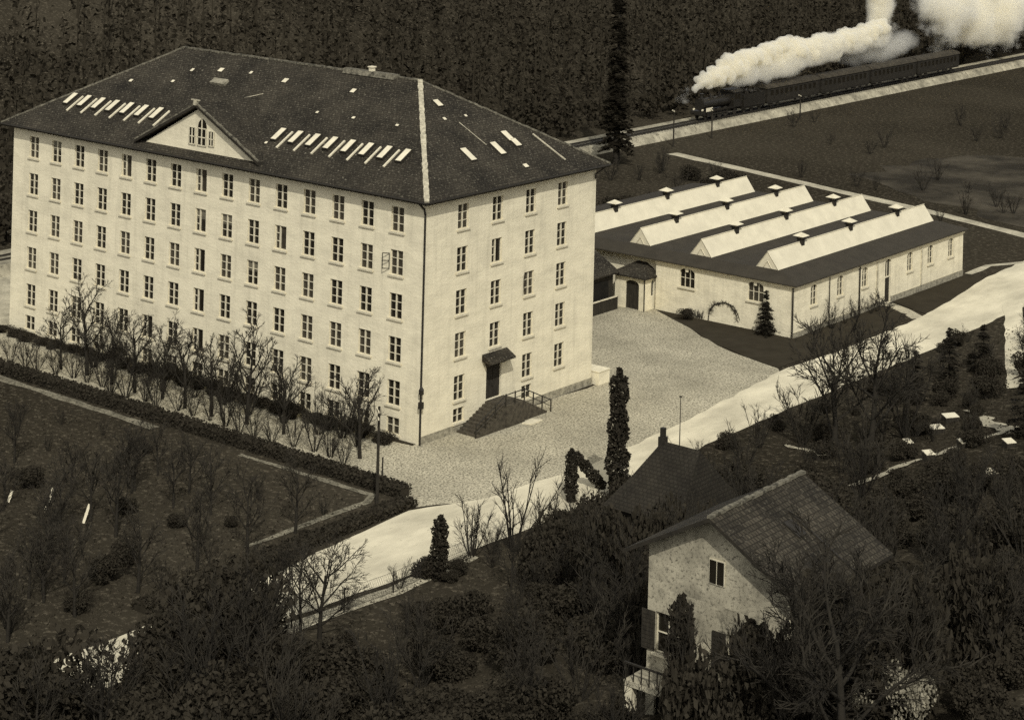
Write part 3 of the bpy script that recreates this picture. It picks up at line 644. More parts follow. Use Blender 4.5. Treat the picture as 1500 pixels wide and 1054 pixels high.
def bare(seed, H, r, maxl=4, spread=.55, up=.12, kids=(2, 4), trunk=.32):
    rg = random.Random(seed); tr, tw = MB(), MB(); grow(tr, tw, Vector((0, 0, -.1)), Vector((rg.uniform(-.1, .1), rg.uniform(-.1, .1), 1)).normalized(), H * trunk, r, 0, maxl, rg, spread, up, kids)
    return tr, tw
def limb(mb, p, d, L, r0, r1, rg, n=3, wig=.14, up=.06, sides=3):
    pts = [p.copy()]; rad = [r0]; q = p.copy(); dd = d.copy()
    for i in range(n):
        dd = (dd + rv(rg) * wig + Vector((0, 0, up))).normalized(); q = q + dd * (L / n); pts.append(q.copy()); rad.append(r0 + (r1 - r0) * (i + 1) / n)
    mb.tube(pts, rad, sides, cap=False); return pts, dd
def side(d, ang, rg):
    a = rv(rg); a = (a - d * a.dot(d)).normalized(); return (d * math.cos(ang) + a * math.sin(ang)).normalized()
def broad(seed, H, r, limbs=7, wide=.95, low=.35, subs=7, twigs=6, tips=2, up=.1, tr_=.018):
    """leafless tree: trunk, limbs, branches, twigs"""
    rg = random.Random(seed); tr, tw = MB(), MB()
    T, td = limb(tr, Vector((0, 0, -.15)), Vector((rg.uniform(-.06, .06), rg.uniform(-.06, .06), 1)).normalized(), H * .62, r, r * .4, rg, 6, .07, .02, 7)
    for k in range(limbs):
        f = low + (1 - low) * (k + rg.random() * .6) / limbs; i = min(5, int(f * 6)); p = T[i].lerp(T[i + 1], f * 6 - i if f < 1 else 1)
        L = H * (.52 - .2 * f) * rg.uniform(.85, 1.1) * wide; a = 2.4 * k + rg.uniform(-.4, .4); el = rg.uniform(.35, .8) + .5 * f
        d = Vector((math.cos(a) * math.cos(el), math.sin(a) * math.cos(el), math.sin(el)))
        B, bd = limb(tr, p, d, L, r * .42, r * .12, rg, 5, .15, up, 5)
        for j in range(subs):
            g_ = .25 + .75 * (j + rg.random() * .7) / subs; i2 = min(4, int(g_ * 5)); p2 = B[i2].lerp(B[i2 + 1], min(1, g_ * 5 - i2)); dd = (B[i2 + 1] - B[i2]).normalized()
            S_, sd = limb(tw, p2, side(dd, rg.uniform(.4, .9), rg), L * .42 * rg.uniform(.7, 1.15), max(.03, r * .15), tr_, rg, 3, .16, up, 3)
            for m_ in range(twigs):
                h_ = rg.uniform(.2, 1); i3 = min(2, int(h_ * 3)); p3 = S_[i3].lerp(S_[i3 + 1], min(1, h_ * 3 - i3)); d3 = (S_[i3 + 1] - S_[i3]).normalized()
                Q, qd = limb(tw, p3, side(d3, rg.uniform(.35, .9), rg), L * .2 * rg.uniform(.7, 1.2), tr_ * 1.1, tr_ * .6, rg, 2, .2, up, 3)
                for z_ in range(tips): limb(tw, Q[1], side(qd, rg.uniform(.3, .8), rg), L * .13 * rg.uniform(.6, 1.1), tr_ * .8, tr_ * .5, rg, 1, .1, up, 3)
    return tr, tw
def multi(seed, n, H, r, lean=.5, maxl=2):
    rg = random.Random(seed); tr, tw = MB(), MB()
    for k in range(n):
        a = 2 * math.pi * k / n + rg.uniform(-.4, .4); l = lean * rg.uniform(.3, 1.1)
        d = Vector((math.cos(a) * l, math.sin(a) * l, 1)).normalized()
        B, bd = limb(tr, Vector((math.cos(a) * .15, math.sin(a) * .15, -.1)), d, H * rg.uniform(.7, 1.05), r * rg.uniform(.7, 1), r * .2, rg, 5, .1, .05, 4)
        for j in range(7 + maxl):
            f = rg.uniform(.2, 1); i = min(4, int(f * 5)); p = B[i].lerp(B[i + 1], min(1, f * 5 - i)); dd = (B[i + 1] - B[i]).normalized()
            Q, qd = limb(tw, p, side(dd, rg.uniform(.3, .8), rg), H * .3 * (1.15 - f * .6) * rg.uniform(.6, 1.1), max(.022, r * .3), .014, rg, 3, .14, .08, 3)
            for m_ in range(3): limb(tw, Q[rg.randint(1, 2)], side(qd, rg.uniform(.3, .8), rg), H * .12 * rg.uniform(.6, 1.2), .016, .01, rg, 2, .15, .08, 3)
    return tr, tw
def bushy(seed, n, rx_, ry_, rz_, s, lobes=7):
    rg = random.Random(seed); tr, tw = MB(), MB(); cs = [(Vector((rg.uniform(-.6, .6) * rx_, rg.uniform(-.6, .6) * ry_, rz_ * rg.uniform(.35, 1.25))), rg.uniform(.35, .7)) for _ in range(lobes)]
    for i in range(6): tr.tube([(0, 0, -.1), cs[i % lobes][0] * .5 + rv(rg) * .1, cs[i % lobes][0]], [.07, .05, .02], 4, cap=False)
    for i in range(n):
        c, q = rg.choice(cs); v = rv(rg) * (rg.random() ** .4) * q; p = c + Vector((v.x * rx_, v.y * ry_, v.z * rz_))
        if p.z > .02: card(tw, p, s * rg.uniform(.5, 1.3), rg)
    return tr, tw
def fir(seed, H, W, tiers=13, nb=9, card_n=9, s=.16, droop=.25):
    rg = random.Random(seed); tr, tw = MB(), MB(); tr.tube([(0, 0, -.1), (0, 0, H * .97)], [H * .018 + .03, .01], 5, cap=False)
    for t in range(tiers):
        f = t / (tiers - 1); z = H * (.08 + .88 * f) + rg.uniform(-.12, .12); L = W * (1 - f) ** .85 * rg.uniform(.85, 1.1) + .08
        for k in range(max(4, int(nb * (1 - .5 * f)))):
            a = rg.uniform(0, 2 * math.pi); l = L * rg.uniform(.5, 1.15); z += rg.uniform(-.1, .1); d = Vector((math.cos(a), math.sin(a), 0)); sd = Vector((-d.y, d.x, 0))
            tw.tube([(0, 0, z), Vector((0, 0, z)) + d * l + Vector((0, 0, -droop * l))], [.025, .008], 3, cap=False)
            for c in range(card_n):
                q = rg.uniform(.15, 1); p = Vector((0, 0, z)) + d * (l * q) + Vector((0, 0, -droop * l * q * q))
                for sg in (-1, 1):
                    e = p + sd * sg * (s * 1.6 * (1.15 - q) + s * .5) + d * s * .7 + Vector((0, 0, rg.uniform(-.1, .04)))
                    tw.add([p, p + d * s * .8, e], [(0, 1, 2)])
                if rg.random() < .5: card(tw, p, s * .8, rg)
    return tr, tw
def column(seed, H, W, n, s):
    rg = random.Random(seed); tr, tw = MB(), MB(); tr.tube([(0, 0, -.1), (0, 0, H * .95)], [.12, .02], 5, cap=False)
    for i in range(n):
        f = rg.random(); z = H * (.03 + .97 * f); a = rg.uniform(0, 6.283)
        prof = W * (min(1, .55 + f * 2) * (1.12 - .4 * f) * (1 if f < .93 else .35)) * (1 + .16 * math.sin(f * 23 + 2 * a) + .1 * math.sin(f * 41 + a))
        q = prof * (rg.random() ** .35); p = Vector((math.cos(a) * q, math.sin(a) * q, z)); card(tw, p, s * rg.uniform(.5, 1.2), rg)
    return tr, tw

PT = {}
for k in range(3): PT['bare%d' % k] = proto('bare_tree', 'tree', *broad(20 + k, 7.0, .14, 8, .95, .3, 6, 5, 2, .1, .016), BARK, BARK2)
for k in range(2): PT['big%d' % k] = proto('bare_tree', 'tree', *broad(40 + k, 10.5, .26, 9, 1.15, .22, 8, 6, 2, .05, .026), BARK, BARK2)
for k in range(3): PT['multi%d' % k] = proto('bare_shrub', 'shrub', *multi(60 + k, 8, 4.5, .07, .55, 3), BARK, BARK2)
PT['stems'] = proto('bare_tree', 'tree', *multi(77, 7, 8.0, .13, .5, 2), BARK, BARK2)
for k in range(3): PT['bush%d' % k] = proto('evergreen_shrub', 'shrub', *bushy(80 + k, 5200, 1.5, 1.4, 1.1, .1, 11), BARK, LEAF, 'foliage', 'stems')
for k in range(2): PT['fir%d' % k] = proto('fir_tree', 'tree', *fir(90 + k, 6, 1.6, 15, 11, 10, .2), BARK, LEAF2, 'foliage')
PT['fir_small'] = proto('fir_tree', 'tree', *fir(95, 4.3, 1.2, 17, 12, 12, .17), BARK, LEAF2, 'foliage')
PT['col0'] = proto('columnar_yew', 'tree', *column(100, 9.6, .78, 4200, .17), BARK, LEAF2, 'foliage')
PT['col1'] = proto('columnar_yew', 'tree', *column(101, 4.5, .6, 2400, .13), BARK, LEAF2, 'foliage')
PT['pop'] = proto('tall_spruce', 'tree', *fir(103, 29, 2.6, 46, 12, 11, .5, .3), BARK, FOREST, 'foliage')
PT['pale'] = proto('pale_shrub', 'shrub', *bushy(88, 1500, 1.3, 1.3, 1.3, .09), BARK, PALELEAF, 'blossom', 'stems')
def plant(kind, p, sc=1.0, label=None, group=None, rz=None):
    p = Vector(p) if len(p) == 3 else Vector((p[0], p[1], hill(p[0], p[1])))
    return dup(PT[kind], p, rnd.uniform(0, 6.28) if rz is None else rz, sc, label, group)

# row of trees in front of the mill's long side
wn = ['first', 'second', 'third', 'fourth', 'fifth', 'sixth', 'seventh', 'eighth', 'ninth', 'tenth']
for i, (x, s) in enumerate(((-36.2, .8), (-33.2, 1.12), (-29.6, .9), (-26.4, .95), (-23.4, .9), (-20.2, .95), (-17.0, .92), (-13.5, 1.12), (-9.6, .85), (-1.2, .98))):
    plant('bare%d' % (i % 3), (x, -5.6 + rnd.uniform(-.4, .4), 0), (s * 1.2, s * 1.2, s * 1.12), '%s bare pruned tree from the far end of the row before the mill' % wn[i], 'row of bare trees before the mill')
for i in range(26):
    x = -49.5 + i * 1.88
    if x > -1.0: continue
    plant('bush%d' % (i % 3), (x, -1.5 + rnd.uniform(-.25, .25), 0), (.72, .6, rnd.uniform(.4, .8) if x > -36 else .35), 'low dark shrub in the bed against the long wall of the mill', 'shrubs along the foot of the mill wall')
for i in range(22):
    x = -41 + i * 1.9
    plant('multi%d' % (i % 3), (x, -7.0 + rnd.uniform(-.5, .5), 0), rnd.uniform(.5, .8), 'bare twiggy bush on the strip between gravel path and hedge', 'twiggy bushes beside the long hedge')
for i, (x, y) in enumerate(((-34.6, -3.4), (-31.2, -4.2), (-27.8, -3.2), (-25, -4.0), (-21.8, -3.4), (-18.6, -3.2), (-15.2, -3.6), (-11.6, -3.2), (-7.6, -3.4), (-5.6, -2.8), (-3.2, -3.6))):
    plant('multi%d' % (i % 3), (x, y, 0), rnd.uniform(.75, 1.05), 'tall bare bush close to the mill wall behind the tree row', 'tall bushes behind the tree row')
# clipped hedge: one plant line each, cards over a box
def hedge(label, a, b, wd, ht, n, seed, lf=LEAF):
    a, b = Vector(a), Vector(b); t = thing('clipped_hedge', label, 'hedge', a); rg = random.Random(seed); L = (b - a).length; d = (b - a) / L; s = Vector((-d.y, d.x, 0)); core = MB(); fo_ = MB()
    zz = Vector((0, 0, 1)); core.obox(d * (L / 2) + zz * (ht * .44), d * (L / 2 - .1), s * (wd / 2 - .12), zz * (ht * .44))
    for i in range(n):
        u = rg.uniform(0, L); f = rg.random()
        if f < .5: v, z = rg.uniform(-.5, .5) * wd, ht + rg.uniform(-.12, .06)
        else: v, z = rg.choice((-.5, .5)) * wd + rg.uniform(-.07, .07), rg.uniform(.05, ht)
        card(fo_, d * u + s * v + zz * z, rg.uniform(.07, .17), rg)
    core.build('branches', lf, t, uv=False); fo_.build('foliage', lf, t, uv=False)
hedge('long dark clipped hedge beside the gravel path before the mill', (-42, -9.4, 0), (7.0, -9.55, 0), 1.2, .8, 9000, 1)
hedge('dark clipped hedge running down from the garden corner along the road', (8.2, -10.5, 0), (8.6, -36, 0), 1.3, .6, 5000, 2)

# shed surroundings
plant('fir_small', (2.55, 47.0, 0), 1.0, 'small dark fir tree standing alone before the shed front wall')
es = thing('climbing_plant', 'bare climbing plant trained in an arch on the shed front wall', 'climber', (-2.6, 47.93, 0)); tr, tw = MB(), MB(); rg = random.Random(3)
tr.tube([(-1.9, 0, 0), (-1.8, 0, .9), (-1.2, 0, 1.7), (.0, 0, 2.1), (1.0, 0, 1.9), (1.5, 0, 1.2), (1.7, 0, .7)], [.06, .05, .05, .04, .04, .03, .02], 4)
for i in range(150):
    t = rg.random(); a = math.pi * t; p = Vector((-.2 + 1.6 * math.cos(a), 0, .6 + 1.45 * math.sin(a))); tw.tube([p, p + Vector((rg.uniform(-.45, .45), -.03, rg.uniform(-.35, .4)))], [.022, .008], 3, cap=False)
for i in range(40):
    p = Vector((-3.0 + rg.uniform(-.6, .6), 0, .1)); tw.tube([p, p + Vector((rg.uniform(-.3, .3), -.02, rg.uniform(.3, .9)))], [.02, .008], 3, cap=False)
tr.build('stem', BARK2, es, uv=False); tw.build('crown', BARK2, es, uv=False)
plant('bush0', (-6.3, 46.6, 0), (.55, .5, .6), 'rounded dark shrub on the lawn before the shed front wall')
for i, (y, s) in enumerate(((51.5, .3), (53.7, .62), (56.3, .3), (58.6, .52), (61.6, .4), (62.8, .45))):
    plant('multi%d' % (i % 3), (5.9, y, 0), s, 'bare twiggy shrub at the foot of the shed long side, %s from the corner' % wn[i], 'shrubs along the shed long side')

# telegraph poles by the line, utility pole, sign posts
def pole(p, H, label, arms=2, name='telegraph_pole', cat='pole', group=None):
    t = thing(name, label, cat, p, R(-40), group); b = MB(); b.tube([(0, 0, -.2), (0, 0, H)], [.13, .09], 7); b.build('post', POLEW, t, uv=False)
    for k in range(arms):
        z = H - .35 - .5 * k; a = MB(); a.box(-.65, .65, -.13, -.07, z - .05, z + .05); ar = a.build('crossarm', POLEW, t, uv=False)
        i = MB()
        for x in (-.55, -.25, .25, .55): i.tube([(x, -.1, z + .05), (x, -.1, z + .2)], [.05, .04], 6)
        i.build('insulators', TRIM, ar, uv=False)
pole(tuple(at(552, 742)), 7.1, 'dark utility pole with pale insulators at the hedge corner by the mill', 2)
for i, (px, py) in enumerate(((976, 198), (1037, 192), (1166, 165))):
    q = hit(px, py, (0, 0, 0), (0, 0, 1)); pole((-63 - i * .3, q.y + (-63 - q.x) * -1.2, 0), (5.5, 4.5, 4)[i], ('dark telegraph pole beside the bank ahead of the engine', 'short dark line post beside the bank below the engine', 'short dark line post beside the bank below the carriages')[i], 1)
for i, (px, py, h_) in enumerate(((487, 668, 1.3), (480, 668, .9), (432, 640, 1.2), (560, 700, 1.5))):
    b = MB(); b.tube([(0, 0, -.1), (0, 0, h_)], .06, 6); b.tube([(0, 0, h_), (0, 0, h_ + .08)], [.08, .02], 6); o = b.build('wooden_post', POLEW, uv=False); o.location = at(px, py); tag(o, ('dark wooden post on the gravel path, taller one of a pair', 'dark wooden post on the gravel path, shorter one of a pair', 'lone dark wooden post beside the trees near the mill', 'dark wooden post right of the utility pole at the hedge corner')[i], 'post')
b = MB(); b.tube([(0, 0, -.1), (0, 0, 4.6)], [.05, .03], 6); b.obox((0, 0, 4.6), (.08, 0, 0), (0, .08, 0), (0, 0, .05)); o = b.build('flagpole', POLEW, uv=False); o.location = at(995, 668); tag(o, 'thin bare pole standing at the road edge behind the dark gabled house', 'pole')
# wire fence beside the road
wf = thing('wire_fence', 'low wire mesh fence on posts along the near road edge', 'fence', (18.0, -26, 0)); posts = []
P = [Vector((17.2, -31.5, 0)), Vector((17.7, -27.4, 0)), Vector((18.1, -23.3, 0)), Vector((17.9, -19.3, 0)), Vector((18.0, -15.5, 0))]
o0 = Vector((18.0, -26, 0)); me = MB()
for p in P: b = MB(); b.tube([p - o0, p - o0 + Vector((0, 0, 1.45))], .05, 5); b.build('post', POLEW, wf, uv=False)
for a, c in zip(P, P[1:]):
    for z in (.1, .75, 1.35): me.tube([a - o0 + Vector((0, 0, z)), c - o0 + Vector((0, 0, z))], .014, 3, cap=False)
    k = 22
    for i in range(k):
        for s in (0, 1):
            u0 = a.lerp(c, i / k) - o0; u1 = a.lerp(c, min(1, (i + 3) / k)) - o0; z0, z1 = (.1, 1.35) if s else (1.35, .1); me.tube([u0 + Vector((0, 0, z0)), u1 + Vector((0, 0, z1))], .007, 3, cap=False)
me.build('wire_mesh', IRON, wf, uv=False)
strip('verge', [(17.0, -32), (18.0, -23), (17.8, -15)], 1.3, .045, GRAVEL, 'grey speckled verge below the wire fence', 'verge')

# ------------------------------------------------------------------ the near slope: yews, big trees, undergrowth
plant('col0', tuple(at(903, 735)), (1.0, 1.0, 1.0), 'tallest dark columnar yew rising beside the road')
plant('col1', tuple(at(836, 735)), (.85, .85, .85), 'shorter dark columnar yew left of the tallest yew')
b = plant('col1', tuple(at(886, 716)), (.75, .75, .8), 'dark leaning yew propped toward the tallest yew'); b.rotation_euler = (0, R(-42), YAW)
plant('col1', tuple(at(643, 850)), (1.0, 1.0, .93), 'dark squat yew column standing alone beside the pale road')
plant('bush1', tuple(at(622, 846)), (.6, .6, .7), 'dark rounded shrub at the foot of the squat yew, left side')
plant('bush2', tuple(at(668, 842)), (.5, .5, .6), 'dark rounded shrub at the foot of the squat yew, right side')
plant('stems', tuple(at(752, 806)), .82, 'bare many stemmed tree fanning out against the yard')
plant('multi1', tuple(at(690, 815)), .85, 'bare feathery bush between squat yew and fanning tree')
plant('multi2', tuple(at(800, 800)), .85, 'bare feathery bush right of the fanning tree')
plant('multi0', tuple(at(720, 812)), .6, 'small bare bush left of the fanning tree')
plant('big0', tuple(at(468, 935)), .6, 'bare tree leaning over the pale road at lower left')
plant('bare1', tuple(at(440, 925)), .8, 'bare slender tree beside the leaning tree at the road')
plant('bare2', tuple(at(400, 930)), .85, 'bare tree at the left end of the pale road stretch')
plant('big1', tuple(at(1275, 662)), 1.05, 'large spreading bare tree before the shed long side', rz=1.0)
plant('big0', tuple(at(1222, 668)), 1.0, 'large bare tree left of the spreading tree by the road', rz=2.4)
plant('stems', tuple(at(1325, 640)), 1.0, 'bare upright tree right of the spreading tree by the road')
plant('multi0', tuple(at(1175, 650)), 1.2, 'bare bush left of the large roadside trees')

def px_of(p):
    d = Vector(p) - CAM; z = d.dot(FW); a = F * d.dot(RI) / z; b = -F * d.dot(UP) / z
    c, s = math.cos(ROLL), math.sin(ROLL); return PX + c * a - s * b, PY + s * a + c * b

# ------------------------------------------------------------------ villa on the near slope
VZ = 4.6; vx0, vx1, vy0, vy1 = 46.4, 54.4, -36.5, -29.3; RX, RZV = 50.4, 16.15; KV = .545
zv = lambda x: RZV - KV * abs(x - RX)
villa = thing('villa', 'pale gabled villa with tiled roof among dark trees on the near slope', 'house', (RX, vy0, VZ))
OO = (-RX, -vy0, -VZ)
def V(mb, name, m, parent=villa, uv=True):
    o = mb.build(name, m, parent, uv=uv)
    if parent is villa: o.location = OO
    return o
vg_ = MB(); vw = MB()
vo = [(.5, 2.0, 8.5, 10.5), (4.6, 6.1, 8.5, 10.5), (.5, 2.0, 5.0, 7.2), (3.4, 4.9, 4.7, 7.2)]
facade(vw, (vx0, vy0, 0), (1, 0, 0), (0, -1, 0), vx1 - vx0, VZ, 11.7, vo); facade(vw, (vx1, vy0, 0), (0, 1, 0), (1, 0, 0), vy1 - vy0, VZ, 13.2, [(1.2, 2.5, 8.6, 10.6), (4.6, 5.9, 8.6, 10.6)])
vw.quad((vx0, vy0, VZ), (vx0, vy1, VZ), (vx0, vy1, 13.6), (vx0, vy0, 13.6)); vw.quad((vx1, vy1, VZ), (vx0, vy1, VZ), (vx0, vy1, 13.2), (vx1, vy1, 13.2))
for y_, dd in ((vy0, .25), (vy1, -.25)):
    (vw if y_ > vy0 else vg_).prism([(vx0, y_, 13.2 if y_ > vy0 else 11.7), (vx1, y_, 13.2 if y_ > vy0 else 11.7), (vx1, y_, zv(vx1) - .2), (RX, y_, RZV - .22), (vx0, y_, zv(vx0) - .2)], (0, dd, 0))
V(vw, 'wall', mat('aged villa plaster', .22, .5, .5, .95, fine=(.12, 5, .56), uv=True, bump=.4)); V(vg_, 'gable', mat('aged villa plaster', .34, .62))
vr = MB(); ya_, yb_ = vy0 - .9, vy1 + .8; xl, xr_ = vx0 - .9, vx1 + 1.2
vr.mi = 0
for x in (xl, xr_):
    q = [(RX, ya_, RZV), (x, ya_, zv(x)), (x, yb_, zv(x)), (RX, yb_, RZV)]
    vr.mi = 0; vr.quad(*(q if x < RX else q[::-1]))
    vr.mi = 1; l = [(p[0], p[1], p[2] - .2) for p in q]; vr.quad(*l); 
    for i in range(4): vr.quad(l[i], l[(i + 1) % 4], q[(i + 1) % 4], q[i])
vrf = V(vr, 'roof', [TILE2, FASCIA])
c_ = MB(); cap(c_, (RX, ya_, RZV + .03), (RX, yb_, RZV + .03), .13, 31); V(c_, 'ridge_cap', mat('grey ridge tile', .1, .3), vrf).location = (0, 0, 0)
c_ = MB(); c_.obox((52.6, -33, zv(52.6) + .06), (.45, 0, -.45 * KV), (0, .35, 0), (0, 0, .05)); V(c_, 'roof_light', IRON, vrf).location = (0, 0, 0)
c_ = MB()
for i in range(7): c_.obox((RX + (xr_ - RX) * .62, ya_ + 5.2, 0 + zv(RX + (xr_ - RX) * .62) + .05), ((xr_ - RX) * .36, 0, -(xr_ - RX) * .36 * KV), (0, .05, 0), (0, 0, .05)); break
V(c_, 'roof_batten', IRON, vrf).location = (0, 0, 0)
VW1 = window_meshes(1.5, 2.0, rows=2, mull=.09)
def vwin(cx, z): 
    o = put_window(VW1, villa, (cx - RX, 0, z - VZ), math.pi)
    for s in (-1, 1):
        m = MB(); m.box(cx + s * 1.16 - .38, cx + s * 1.16 + .38, vy0 - .08, vy0 - .02, z + .05, z + 1.98)
        for k in range(9): m.box(cx + s * 1.16 - .32, cx + s * 1.16 + .32, vy0 - .1, vy0 - .082, z + .16 + k * .2, z + .26 + k * .2)
        V(m, 'shutter', WOOD)
vwin(vx0 + 1.25, 8.5); vwin(vx0 + 5.35, 8.5)
VW2 = window_meshes(1.3, 2.0, rows=2, mull=.09)
for y in (1.2, 4.6): put_window(VW2, villa, (vx1 - RX, y + .65, 8.6 - VZ), -math.pi / 2)
m = MB(); m.box(vx0 + .5, vx0 + 2.0, vy0 + .2, vy0 + .26, 5.0, 7.2); V(m, 'cellar_window', GLASS, uv=False)
m = MB(); m.box(vx0 + 3.4, vx0 + 4.9, vy0 + .2, vy0 + .27, 4.7, 7.2); V(m, 'garden_door', WOOD)
m = MB(); m.box(RX - .45, RX + .45, vy0 - .06, vy0 - .003, 12.7, 13.9); V(m, 'attic_window_frame', SILL); m = MB(); m.box(RX - .4, RX - .03, vy0 - .09, vy0 - .063, 12.75, 13.85); m.box(RX + .03, RX + .4, vy0 - .09, vy0 - .063, 12.75, 13.85); V(m, 'pane', GLASS, uv=False)
m = MB()
m.box(vx0 + .1, vx1 - 3.4, vy0 - 2.1, vy0 - .003, 7.45, 7.7); V(m, 'terrace_slab', mat('aged villa plaster', .3, .72))
for x in (vx0 + .15, vx0 + 2.5, vx1 - 3.9): m = MB(); m.box(x, x + .42, vy0 - 2.05, vy0 - 1.63, VZ - .6, 7.447); V(m, 'terrace_pillar', TRIM)
m = MB()
for x in range(13): m.box(vx0 + .15 + x * .46, vx0 + .2 + x * .46, vy0 - 2.05, vy0 - 2.0, 7.703, 8.5)
m.box(vx0 + .1, vx1 - 3.4, vy0 - 2.08, vy0 - 1.97, 8.503, 8.58); V(m, 'terrace_railing', IRON, uv=False)
m = MB(); m.box(vx1 + .003, vx1 + .1, vy0 - .1, vy0 + .02, VZ, 12.8); V(m, 'downpipe', TRIM)
# dark gabled timber house behind it
hx, hy = 34.0, -17.0
g = hill(hx, hy); th = thing('timber_house', 'small dark gabled house with pointed roof and finial between villa and road', 'house', (hx, hy, g))
HZ = 11.6 - g
m = MB(); m.box(-1.2, 2.7, -2.6, 2.6, -2.5, HZ - 3.3); m.build('wall', WOOD, th)
DT = tile_mat('black house tiles', .024, .032, .02, .3, .24, .05)
m = MB(); q = [(-2.0, -3.4, HZ - 3.5), (3.4, -3.4, HZ - 3.5), (3.4, 3.4, HZ - 3.5), (-2.0, 3.4, HZ - 3.5)]; k1, k2 = (-1.05, -1.6, HZ - 1.9), (-1.05, 1.6, HZ - 1.9); a, b = (0, 0, HZ), (2.7, 0, HZ)
m.add([q[0], q[1], b, a, k1], [(0, 1, 2, 3, 4)]); m.add([q[2], q[3], k2, a, b], [(0, 1, 2, 3, 4)]); m.add([q[3], q[0], k1, k2], [(0, 1, 2, 3)]); m.add([k2, k1, a], [(0, 1, 2)]); m.add([q[1], q[2], b], [(0, 1, 2)]); m.add([q[3], q[2], q[1], q[0]], [(0, 1, 2, 3)])
rf2 = m.build('roof', DT, th); m = MB(); m.box(-.12, .14, -.14, .14, HZ - .3, HZ + .8); m.box(-.2, .22, -.22, .22, HZ - .3, HZ + .25); m.build('finial', IRON, rf2)
m = MB(); m.box(1.0, 2.2, -2.68, -2.603, HZ - 5.6, HZ - 4.0); wf_ = m.build('window_frame', POLEW, th); m = MB(); m.box(1.1, 2.1, -2.71, -2.683, HZ - 5.5, HZ - 4.1); m.build('pane', GLASS, wf_, uv=False)

# ------------------------------------------------------------------ train
TX, TZ = -70.0, 1.24
def wheel(mb, x, y, r, t=.12):
    mb.tube([(x - t / 2, y, r), (x + t / 2, y, r)], r, 18); mb.tube([(x + t / 2, y, r), (x + t / 2 + .05, y, r)], r * .25, 8)
lo = thing('steam_locomotive', 'black steam locomotive heading left at the front of the train', 'locomotive', (TX, 146, TZ))
b = MB(); b.tube([(0, 1.4, 2.35), (0, 8.2, 2.35)], .85, 20); b.tube([(0, .3, 2.35), (0, 1.4, 2.35)], .92, 20); b.build('boiler', LOCO, lo, smooth=False, uv=False)
b = MB(); b.tube([(0, .9, 3.1), (0, .9, 3.75), (0, .9, 4.0)], [.3, .27, .38], 12); b.build('chimney', LOCO, lo, uv=False)
for y, r in ((3.6, .36), (6.0, .33)): b = MB(); b.tube([(0, y, 3.1), (0, y, 3.55), (0, y, 3.75)], [r, r * .9, .08], 12); b.build('dome', LOCO, lo, uv=False)
b = MB(); b.box(-1.25, 1.25, 8.2, 10.6, 1.3, 3.6); b.prism([(-1.4, 8.0, 3.6), (1.4, 8.0, 3.6), (.9, 8.0, 3.95), (-.9, 8.0, 3.95)], (0, 2.9, 0)); cab = b.build('cab', LOCO, lo, uv=False)
b = MB(); b.box(1.251, 1.27, 8.6, 9.3, 2.5, 3.3); b.box(1.251, 1.27, 9.5, 10.2, 2.5, 3.3); b.build('cab_window', GLASS, cab, uv=False)
b = MB(); b.box(-1.2, 1.2, .1, 10.6, 1.2, 1.35); b.box(-.55, .55, .3, 10.4, .6, 1.2); b.box(-1.3, 1.3, -.1, .1, .75, 1.35)
for s in (-1, 1): b.tube([(s * .85, -.1, 1.0), (s * .85, -.6, 1.0)], [.1, .2], 8)
b.build('frame', LOCO, lo, uv=False)
b = MB()
for s in (-1, 1): b.box(s * 1.05 - .3, s * 1.05 + .3, .6, 1.9, .65, 1.25)
b.build('cylinder', LOCO, lo, uv=False)
b = MB(); b.box(1.36, 1.39, .15, 2.0, 1.38, 1.95); b.box(1.3, 1.36, .2, 1.9, 1.36, 1.4); b.build('highlight_plate', TRIM, lo, uv=False)  # added pale plate stands in for the highlight on the cylinder cover
for y, r in ((.9, .45), (3.0, .8), (4.8, .8), (6.6, .8), (9.2, .5)):
    for s in (-1, 1): b = MB(); wheel(b, s * .78, y, r); b.build('wheel', IRON, lo, uv=False)
b = MB(); b.box(.98, 1.04, 1.5, 6.8, .72, .86); b.build('side_rod', IRON, lo, uv=False)
for s in (-1, 1): b = MB(); b.tube([(s * .8, -.12, 1.6), (s * .8, .1, 1.6)], .15, 10); b.build('headlight', TRIM, lo, uv=False)
te = thing('tender', 'black coal tender coupled behind the locomotive', 'tender', (TX, 157.0, TZ))
b = MB(); b.box(-1.35, 1.35, .1, 6.6, 1.0, 3.0); b.box(-1.2, 1.2, 0, 6.7, .7, 1.0); b.build('body', LOCO, te, uv=False)
b = MB(); rg = random.Random(8)
for i in range(60): b.obox((rg.uniform(-1.1, 1.1), rg.uniform(.6, 5.2), 3.0 + rg.uniform(0, .35)), rv(rg) * .25, rv(rg) * .22, rv(rg) * .2)
b.build('coal', IRON, te, uv=False)
for y in (1.0, 3.2, 5.6):
    for s in (-1, 1): b = MB(); wheel(b, s * .78, y, .5); b.build('wheel', IRON, te, uv=False)
